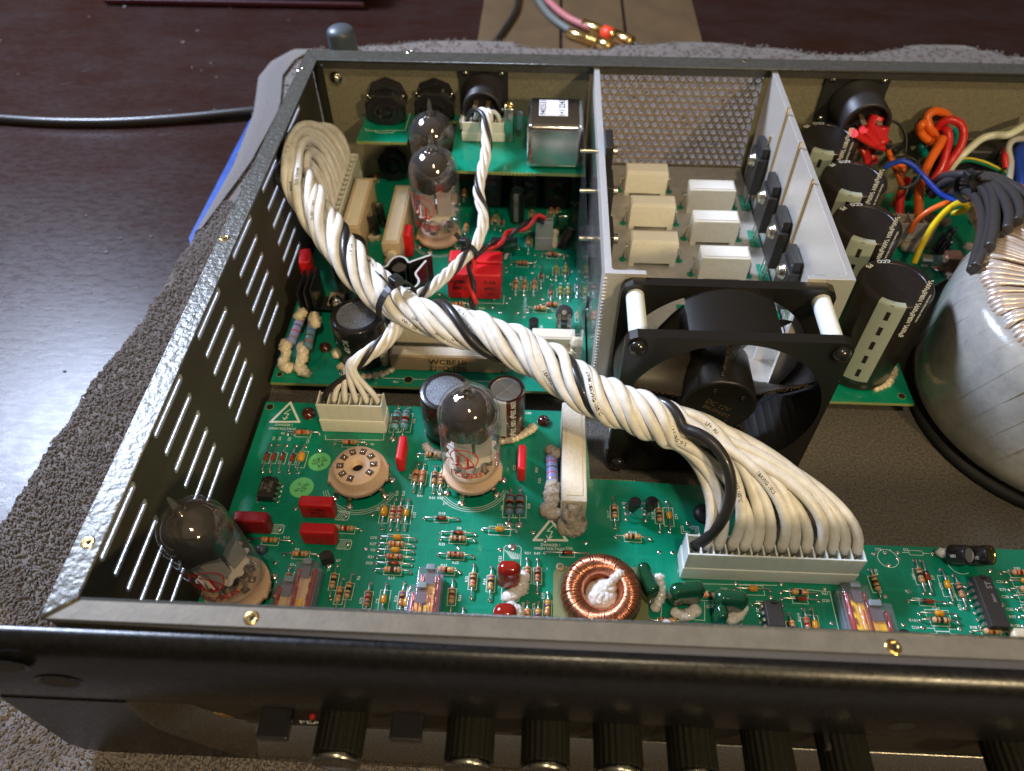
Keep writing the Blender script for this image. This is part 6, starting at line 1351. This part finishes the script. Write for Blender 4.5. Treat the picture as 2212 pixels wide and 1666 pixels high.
# ================================================================== wire harness
def frames(path):
    N = len(path); T = [(path[min(i+1,N-1)]-path[max(i-1,0)]).normalized() for i in range(N)]
    u = Vector((0,0,1)); F = []
    for i in range(N):
        u = (u-T[i]*u.dot(T[i])).normalized(); F.append((T[i],u.copy(),T[i].cross(u)))
    return F
def wtext(q, path, r, s0, txt, size=.19):
    L_ = [0]
    for a, b_ in zip(path, path[1:]): L_.append(L_[-1]+(b_-a).length)
    def fn(u, v):
        s = s0+u; i = 0
        while i < len(L_)-2 and L_[i+1] < s: i += 1
        t_ = (s-L_[i])/max(1e-6,L_[i+1]-L_[i]); p = path[i].lerp(path[i+1], t_); T = (path[i+1]-path[i]).normalized(); n = CV-p; n = (n-T*n.dot(T)).normalized(); b_ = n.cross(T)
        a = v/r; return p + (n*math.cos(a)+b_*math.sin(a))*(r+.004)
    q.text(txt, size, M_inkb, fn=fn, sx=.9)
BP = [(1.05,22.0,7.1),(1.85,20.9,6.75),(3.0,19.4,6.2),(4.4,17.6,5.75),(5.9,16.1,5.45),(7.05,15.2,5.35),(8.8,14.25,5.6),(11.3,12.95,5.9),(13.0,11.7,6.05),(14.5,10.35,6.1),(16.3,9.55,5.95),(17.7,9.25,5.6)]
path = catmull(BP, 14); F = frames(path); NP = len(path); SL = [0]
for a, b_ in zip(path, path[1:]): SL.append(SL[-1]+(b_-a).length)
rw = .205; harness = thing('wire_harness', (8,16,ZB), 'thick twisted bundle of white wires with one black wire running across the whole amplifier', 'wire harness')
slots = [(k, .63, 2*PI*k/9) for k in range(9)] + [(9+k, .25, 2*PI*k/4+.3) for k in range(4)] + [(13, .0, 0)]
def pj(v):
    q_ = MR.transposed() @ (v-CV); return (1106+FPX*q_.x/-q_.z, 833-FPX*q_.y/-q_.z)
KN = []
for j_, c_ in enumerate(((762,555),(1019,700),(1275,835),(1540,905))):
    i_ = min(range(NP), key=lambda i: (pj(path[i])[0]-c_[0])**2+(pj(path[i])[1]-c_[1])**2); T, u, b_ = F[i_]; n_ = (CV-path[i_]).normalized(); KN.append((SL[i_], math.atan2(n_.dot(u), n_.dot(b_))))
TH = []
for j_, (s_, a_) in enumerate(KN):
    a_ = a_ if j_ == 0 else a_ + 2*PI*round((TH[-1][1]-a_)/(2*PI)) - 2*PI*0
    TH.append((s_, a_))
AC = [a for s_, a in TH]
def theta(s):
    K = [(KN[0][0]-6.5, -2*PI*-1+AC[0])] + [(KN[j][0], AC[j]-2*PI*j) for j in range(4)] + [(KN[3][0]+5, AC[3]-2*PI*4)]
    for (s0_,t0_),(s1_,t1_) in zip(K,K[1:]):
        if s <= s1_: return t0_+(t1_-t0_)*(s-s0_)/(s1_-s0_)
    return K[-1][1]
txts = ['AWM 18AWG 105\u00b0C', 'FT1  A  I', '105\u00b0C 600V VW-1', '18AWG 1015', 'AWM  FT1', 'VW-1 105\u00b0C', 'LF+  FU', '600V 105\u00b0C']
tq = []
for (k, R_, a0) in slots:
    mid = []
    for i in range(NP):
        T, u, b_ = F[i]; sq = min(1, abs(SL[i]-SL[71])/1.6) if 60 < i < 82 else 1; sq = .82+.18*sq
        rr_ = R_*sq*(1+.10*math.sin(i*.09+k*2.1)); a = a0 + theta(SL[i]) + (.22*math.sin(i*.06+k*1.7) if k else 0)
        mid.append(path[i] + u*(rr_*math.sin(a)) + b_*(rr_*math.cos(a)))
    pk = 0 if k == 0 else (k if k < 15 else 14)
    perm = [0,3,5,8,11,13,1,2,4,7,6,9,10,12]; pin = perm[k]
    # front fan-out
    px_ = 18.16+(24.45-18.16)*(pin+.5)/14; e0 = mid[-1]; td = (mid[-1]-mid[-4]).normalized(); A_ = Vector((px_,6.15,2.5))
    spread = (px_-18.2)/6.2
    if pin == 0: c1 = e0+Vector((1.5,-.9,1.0)); c2 = Vector((px_+1.9,6.5,4.3))
    else: c1 = e0+td*.4+Vector((.55+1.15*spread,.0+.2*spread,-.1)); c2 = Vector((px_+.65+.22*math.sin(k*1.7),6.7+.5*spread,4.45+.4*math.sin(k*2.2)))
    front = bez(e0, c1, c2, A_, 20)[1:]
    # rear loop
    py_ = 23.85+(30.2-23.85)*((13-pin)+.5)/14 if pin else 24.3
    s0_ = mid[0]; td0 = (mid[0]-mid[3]).normalized(); Bp = Vector((1.53,py_,2.9))
    dy_ = py_-23.8; back = bez(Bp, Bp+Vector((.3,.5,3.2-.1*dy_)), s0_+Vector((-.22,1,.10))*(1.6+.72*dy_)+Vector((-.1*(k%3),0,.1)), s0_, 22)[:-1]
    for v in back: v.x = max(v.x, .36)
    for v in mid: v.x = max(v.x, .36)
    full = back+mid+front
    full = [v.lerp((full[max(i-1,0)]+full[min(i+1,len(full)-1)])/2, .5) for i, v in enumerate(full)]
    q = MB(); q.sweep(full, rw, M_wireb if k == 0 else M_wire, 10); wr = q.build('wire', harness)
    if k == 0: wr['label'] = 'the one black wire of the bundle'
    if k < 10:
        q = MB(); tot = sum((b_-a).length for a, b_ in zip(full, full[1:])); s_ = 7.5+(k*1.37) % 3
        while s_ < tot-2.5:
            if k: wtext(q, full, rw, s_, txts[(k+int(s_)) % 8])
            s_ += 6.6+(k % 3)*1.1
        if q.f: kind(q.build('wire_print', wr), 'stuff')
def bundle(name, pts, n, r, R_, period_, label, mats_, startpts=None, endpts=None, ph=0, cat='wires', core=None, n2=12, ctl=1.0):
    path = catmull(pts, n2); F = frames(path); t = thing(name, pts[len(pts)//2], label, cat); s = 0
    cum = [0]
    for a, b_ in zip(path, path[1:]): cum.append(cum[-1]+(b_-a).length)
    for k in range(n):
        mid = []
        for i in range(len(path)):
            T, u, b_ = F[i]; a = 2*PI*k/n + ph + 2*PI*cum[i]/period_; Rk = 0 if (core is not None and k == core) else R_
            mid.append(path[i]+u*(Rk*math.sin(a))+b_*(Rk*math.cos(a)))
        full = mid
        if startpts: full = bez(startpts[k], Vector(startpts[k])+Vector((0,.0,.9*ctl)), mid[0]+(mid[0]-mid[2]).normalized()*.8*ctl, mid[0], 12)[:-1] + full
        if endpts: full = full + bez(mid[-1], mid[-1]+(mid[-1]-mid[-3]).normalized()*.7*ctl, Vector(endpts[k])+Vector((0,.12,.95*ctl)), endpts[k], 12)[1:]
        q = MB(); q.sweep(full, r, mats_[k % len(mats_)], 8); q.build('wire', t)
    return t
mm = [M_wireb,M_wire,M_wire,M_wire,M_wire]
cu = [Vector((o_,at('L',1205,430,z=6.3).y-.05,6.1)) for o_ in [at('L',1205,430,z=6.3).x+.42*(k-2) for k in range(5)]]
bundle('branch_wires', [at('Z',1052,262,z=6.9),at('Z',1050,330,z=6.0),at('Z',1034,410,z=5.2),at('Z',1045,470,z=4.5),at('Z',1030,525,z=3.75),at('Z',1000,560,z=3.55),at('Z',940,615,z=4.1),at('Z',890,650,z=4.7),at('Z',862,662,z=4.6)], 5, .11, .185, 3.8,
  'thin twisted branch of wires from the rear connector down over the large red capacitors', mm, startpts=cu, ph=1.0, cat='wires')
ends = [Vector((3.42+(6.18-3.42)*(k+.5)/6,12.35,2.55)) for k in range(6)]
bundle('branch_wires', [at('Z',866,655,z=4.7),at('Z',858,700,z=4.7),at('Z',835,735,z=4.6),at('Z',795,765,z=4.3),at('Z',768,785,z=4.0)], 6, .125, .21, 3.4,
  'short twisted branch of white and black wires dropping into the six way connector', [M_wireb]+[M_wire]*5, endpts=ends, ph=2.6, cat='wires', ctl=.8)
c2 = at('G',1120,520,z=2.9)
bundle('twisted_pair', [at('G',1120,545,z=3.1),at('G',1040,520,z=3.2),at('G',930,600,z=3.1),at('G',800,660,z=3.0),at('G',690,750,z=3.1),at('G',560,800,z=3.2),at('G',470,850,z=3.3),at('G',430,930,z=3.2),at('G',415,1060,z=3.0),at('G',420,1180,z=2.85),at('G',440,1290,z=2.6),at('G',455,1390,z=1.6)], 2, .115, .125, 2.3,
  'red and black twisted wire pair from the clear two pin plug over the red capacitors', [M_wr,M_wireb], ph=.4, cat='wires')
# cable ties
def tie(c, R_, T, label, head=0, tail=1.2, wd=.28):
    T = Vector(T).normalized(); u = Vector((0,0,1)); u = (u-T*u.dot(T)).normalized(); b_ = T.cross(u); c = Vector(c)
    t = thing('cable_tie', c, label, 'cable tie'); q = MB(); n = 28; vs = []
    for i in range(n):
        a = 2*PI*i/n; d = u*math.cos(a)+b_*math.sin(a)
        for (rr_, s_) in ((R_,-1),(R_,1),(R_+.06,1),(R_+.06,-1)): vs.append(c+d*rr_+T*(s_*wd/2))
    q.add(vs, [(4*i+j, 4*((i+1)%n)+j, 4*((i+1)%n)+(j+1)%4, 4*i+(j+1)%4) for i in range(n) for j in range(4)], M_black); q.build('strap', t)
    dh = u*math.cos(head)+b_*math.sin(head); tg = -u*math.sin(head)+b_*math.cos(head)
    M_ = Matrix((tuple(tg)+(0,),tuple(T)+(0,),tuple(dh)+(0,),(0,0,0,1))).transposed(); M_ = Matrix.Translation(c+dh*(R_+.2)) @ M_
    q = MB(); q.box((0,0,0),(.46,wd*1.5,.38),M_black,.05,X=M_); q.box((0,0,.2),(.2,wd*.7,.05),M_hole,X=M_); q.build('head', t)
    q = MB(); q.box((tail*.25,0,tail*.36+.1),(.06,wd*.95,tail),M_black,X=M_ @ Matrix.Rotation(.55,4,'Y')); q.build('tail', t)
    return t
tie((6.6,15.55,5.4), .93, (1.35,-1.2,0), 'black cable tie with an upright tail round the thick white wire bundle', head=-.1, tail=1.25, wd=.32)
p = at('Z',1015,545,z=3.6); tie(p, .40, (-.8,-1.2,-.1), 'black cable tie round the thin branch above the large red capacitors', head=.4, tail=.6, wd=.24)
# ================================================================== coloured wires on the right
def wire(pts, m, r, label, cat='wire', group=None, name='coloured_wire'):
    q = MB(); q.sweep(catmull(pts, 8), r, m, 10); return tag(q.build(name), label, cat, group)
def mp(L, c='M'): return [at(c,x,y,z=z) for x,y,z in L]
wire(mp([(1460,300,5.6),(1400,250,6.0),(1310,235,6.2),(1245,290,6.0),(1260,390,5.6),(1310,460,5.2),(1330,520,4.8)]), M_wo, .22, 'orange wire making the highest round loop near the rear wall')
wire(mp([(1260,350,5.6),(1190,365,5.8),(1170,430,5.4),(1230,510,5.0),(1320,550,4.8),(1400,500,4.8)]), M_wo, .22, 'orange wire making the lower left loop beside the highest one')
wire(mp([(1400,500,5.3),(1350,600,5.0),(1260,750,4.6),(1200,900,4.2),(1160,1050,3.4),(1160,1290,2.4)]), M_wo, .24, 'orange wire running down from the loops to the white glued plug')
wire(mp([(1340,400,5.4),(1400,345,5.8),(1490,320,6.0),(1580,370,5.8),(1605,480,5.4),(1560,620,4.8),(1460,760,4.2),(1360,900,3.4)]), M_wr, .21, 'red wire making the large outer loop right of the orange ones')
wire(mp([(1380,400,5.3),(1440,430,5.4),(1460,520,5.1),(1430,660,4.6),(1380,800,4.0),(1300,930,3.4)]), M_wr, .21, 'red wire making the inner bend under the large red loop')
wire(mp([(1440,400,4.9),(1510,420,4.9),(1520,520,4.6),(1470,680,4.0)]), M_wt, .2, 'teal wire showing inside the red loops')
wire(mp([(1290,540,4.6),(1215,540,4.6),(1190,600,4.4),(1230,670,4.0),(1310,700,3.8)]), M_wt, .2, 'teal wire bulging out left of the orange strands'); wire(mp([(1130,900,3.4),(1080,1030,3.0),(1040,1120,2.4)]), M_wt, .15, 'short teal wire behind the red wires going into the plug')
wire(mp([(1060,900,3.6),(1010,980,3.2),(975,1100,2.8),(962,1290,2.2)]), M_wr, .22, 'red wire going straight down into the white glued plug')
wire(mp([(845,620,4.6),(900,760,4.2),(960,900,3.8),(985,1010,3.2),(900,1180,2.2)]), M_wo, .15, 'red orange wire dropping from the black tie toward the plug'); wire(mp([(960,900,3.4),(1010,800,3.8),(940,760,4.0)]), M_wo, .15, 'short orange wire crossing behind the blue one')
wire(mp([(810,800,4.6),(900,755,4.9),(1000,735,5.1),(1100,780,5.0),(1200,880,4.7),(1300,990,4.4),(1400,1080,4.2),(1550,1145,4.2)]), M_wbl, .14, 'blue wire arching from the black capacitors to the grey cable bundle')
wire(mp([(1640,1170,4.2),(1560,1150,4.3),(1440,1225,4.0),(1310,1370,3.6),(1220,1520,3.2),(1160,1640,2.9),(1110,1760,2.4)]), M_wy, .15, 'long yellow wire running down beside the transformer to the board')
wire(mp([(1480,1260,3.6),(1600,1235,3.9),(1650,1180,4.1)]), M_wy, .15, 'short yellow wire tucked under the grey cable bundle'); wire(mp([(1960,1110,4.0),(2050,1125,4.0)]), M_wy, .17, 'short yellow wire showing between the grey cables')
wire(mp([(1500,1150,4.0),(1400,1165,4.0),(1250,1240,3.6),(1130,1340,3.0),(1070,1450,2.4)]), M_wo, .14, 'red orange wire curving left of the yellow one')
wire(mp([(1440,860,3.4),(1540,730,4.2),(1700,580,4.9),(1800,505,5.2),(1920,475,5.4),(2050,470,5.6),(2200,390,5.9),(2300,330,6.0)]), M_wc, .2, 'thick cream wire rising to the right past the rear wall')
wire(mp([(2300,520,5.0),(2180,510,5.2),(2090,535,5.2),(2055,620,4.9),(2080,760,4.4),(2060,960,3.8)]), mat('grey_white_insulation',(.42,.42,.37),.4), .17, 'grey white wire bent square at the right edge')
wire(mp([(1500,760,3.8),(1640,720,4.2),(1800,750,4.2),(1920,800,4.0),(2040,860,3.6)]), M_wgn, .14, 'green wire with a yellow streak above the grey cables'); wire(mp([(1500,752,3.95),(1640,706,4.36),(1800,735,4.36),(1920,787,4.16),(2035,843,3.76)]), M_wy, .05, 'thin yellow streak lying along the green wire', 'wire')
wire(mp([(2120,1010,4.2),(2300,1035,4.2)]), M_wo, .24, 'orange wire at the right edge under the grey cables'); wire(mp([(2180,560,4.4),(2150,700,4.2),(2170,950,3.6),(2160,1050,3.2)]), M_wbl, .3, 'thick blue wire at the right edge beside the grey white one'); wire(mp([(2030,600,4.8),(2020,700,4.6),(2030,800,4.2)]), M_wr, .16, 'red wire peeking left of the grey white bend')
wire(mp([(900,640,4.2),(1100,500,4.0),(1200,440,3.9)]), M_wireb, .14, 'black wire in shade between the red sleeves and the rear wall')
# red shrink sleeves
GRs = 'red shrink sleeves behind the black round socket'
for i, L in enumerate(([(745,285,7.0),(700,380,6.6),(735,480,6.1),(790,560,5.6)],[(800,390,6.5),(775,470,6.1),(790,560,5.7)],[(500,450,6.6),(590,505,6.2),(690,560,5.8),(780,590,5.4)],[(600,410,6.6),(670,480,6.2),(740,560,5.8)],[(560,540,5.2),(620,640,4.8),(650,730,4.3)],[(700,610,4.7),(670,700,4.3),(690,760,4.0)])):
    P_ = catmull(mp(L), 6); q = MB(); q.sweep(P_, .36, M_shr, 10, flat=.55)
    tag(q.build('shrink_sleeve'), ('uppermost red shrink sleeve, hanging from the round socket','red shrink sleeve just right of the uppermost one','red shrink sleeve reaching farthest left toward the capacitors','red shrink sleeve between the left and uppermost ones','red shrink sleeve hanging lowest beside the second black capacitor','short red shrink sleeve right under the black tie')[i], 'sleeve', GRs)
# thin black tie loops
def loopwire(L, lab, r=.09): q = MB(); q.sweep(catmull(mp(L), 8), r, M_black, 8, flat=.6); tag(q.build('tie_loop'), lab, 'cable tie')
loopwire([(830,590,4.9),(720,620,4.9),(680,520,5.3),(710,410,5.7),(800,345,6.0),(900,335,6.1),(990,400,5.8),(1030,520,5.3),(1020,650,4.8)], 'large open loop of black tie tail above the red sleeves')
loopwire([(930,700,4.9),(1040,690,5.1),(1140,740,5.0),(1180,850,4.8),(1130,950,4.5),(1030,1000,4.3),(960,1000,4.2)], 'open loop of black tie tail crossing the blue wire')
p = mp([(830,570,5.1)])[0]; q = MB(); q.box(tuple(p),(.5,.4,.4),M_black,.06,X=None); q.box((p.x-.45,p.y-.35,p.z-.2),(.5,.35,.3),M_black,.05); tag(q.build('cable_tie'),'black tie head gripping the red sleeves','cable tie')
# grey cables into the transformer
GC_ = 'dark grey cables bending over into the ring transformer'
GL = ([(1290,1080,3.6),(1400,960,4.6),(1560,905,5.4),(1700,925,5.8),(1820,1040,6.2),(1880,1220,6.6),(1860,1450,6.9),(1800,1640,7.0),(1730,1800,6.9)],
 [(1260,1040,3.4),(1380,900,4.6),(1540,870,5.5),(1720,890,6.0),(1880,1010,6.5),(1920,1200,6.9),(1915,1400,7.2),(1870,1600,7.3)],
 [(1400,1080,3.4),(1520,1040,4.6),(1640,1040,5.3),(1740,1120,5.8),(1790,1280,6.3),(1790,1450,6.7),(1740,1650,6.8),(1690,1830,6.7)],
 [(1500,930,5.0),(1650,870,5.7),(1850,930,6.3),(1990,1080,6.9),(2060,1250,7.2),(2050,1420,7.3)],
 [(1620,880,5.4),(1800,880,6.0),(1990,960,6.6),(2120,1080,7.0),(2180,1240,7.3),(2150,1340,7.3)],
 [(1700,880,5.4),(1900,890,6.0),(2100,980,6.5),(2240,1080,6.8),(2330,1250,7.2)],
 [(1560,1000,4.4),(1700,960,5.0),(1860,1060,5.6),(1960,1180,6.2),(2010,1360,6.7),(1960,1500,7.0)])
for i, L in enumerate(GL):
    wire(mp(L), M_wg, .215, ('lowest left','outermost left','innermost short','second from right','farther right','rightmost','middle')[i]+' of the dark grey cables bending over into the ring transformer', 'cable', GC_, 'transformer_cable')
p = at('M',1620,1010,z=5.6); tie(p, .62, (1,.3,.2), 'black cable tie bunching the dark grey cables', head=.0, tail=.9, wd=.3)
# white glued plug, small stuff on the right board
p = at('M',1020,1290,z=2.6); header(p.x-1.0,p.x+1.6,p.y-.6,p.y+.4,ZB,2.6,4,'dusty white plug where the red and orange wires end beside the third black capacitor',m=mat('dusty_white_plastic',(.50,.43,.38),.7,var=.3,vscale=4))
t = thing('glue_mound', at('M',1080,1450,z=ZB), 'lumpy beige glue around the foot of the third black capacitor', 'glue'); glue(t, mp([(1000,1330,1.6),(1060,1450,1.4),(1100,1540,1.3),(1050,1600,1.3)]), .4, M_glued); 
glue(t, mp([(1180,1300,1.3),(1330,1330,1.3),(1430,1350,1.2)]), .3, M_glued)
a = at('J',1040,300,z=1.7); b_ = at('J',1300,305,z=1.7); t = thing('fuse', (a+b_)/2-Vector((0,0,.6)), 'glass fuse in metal clips on the right rear board above the transformer', 'fuse'); q = MB(); q.cyl(a,b_,.26,M_glass,18); q.build('glass_tube', t)
q = MB(); q.cyl(a,a+Vector((.5,0,0)),.28,M_zinc,18); q.box((a.x+.2,a.y,1.3),(.4,.6,.5),M_zinc,.05); q.build('end_clip', t); q = MB(); q.cyl(b_-Vector((.5,0,0)),b_,.28,M_zinc,18); q.box((b_.x+.1,b_.y,1.6),(.8,.7,1.0),mat('copper_brown_clip',(.4,.2,.14),.35,.8),.05); q.build('end_clip', t)
for i, (x, y, z) in enumerate(((1190,180,1.5),(1250,130,1.6),(1220,240,1.4))):
    p = at('J',x,y,z=z); t = thing('rectifier_diode',(p.x,p.y,ZB),('left','upper','lower')[i]+' of three black diodes standing beside the yellow wire','diode','black diodes beside the yellow wire'); q = MB(); q.cyl((p.x,p.y,ZB+.15),(p.x+.25,p.y+.2,z+.6),.2,M_blackg,14); q.build('body', t); q = MB(); q.cyl((p.x,p.y,ZB),(p.x,p.y,ZB+.2),.05,M_lead,6); q.sweep([(p.x+.25,p.y+.2,z+.6),(p.x+.45,p.y+.25,z+.7),(p.x+.5,p.y+.25,ZB)],.05,M_lead,6); q.build('lead', t)
p = at('J',1390,370,z=1.2); q = MB(); 
for k in range(5): q.ball((p.x-1.2+.45*k,p.y+.1*math.sin(k*3),ZB+.05),.22,M_solder,(1.2,1,.5),10,4,half=True,disp=.4)
kind(q.build('solder_lumps', rec),'stuff')
for i, (x,y) in enumerate(((1530,330),(1330,390),(1500,130))):
    p = at('J',x,y,z=1.5); q = MB(); q.ball((p.x,p.y,ZB),.3,M_glued,(1,.8,.8),12,6,half=True,disp=.4); kind(q.build('glue_spot', rec),'stuff')
# ------------------------------------------------------------------ tidy
for o in bpy.data.objects:
    if '_w' in o: del o['_w']
    if o.name.split('.')[0] in ('printed_text', 'minus_marks', 'red_print', 'hub_print', 'outline_print'): o['kind'] = 'stuff'   # lettering too small to pick apart
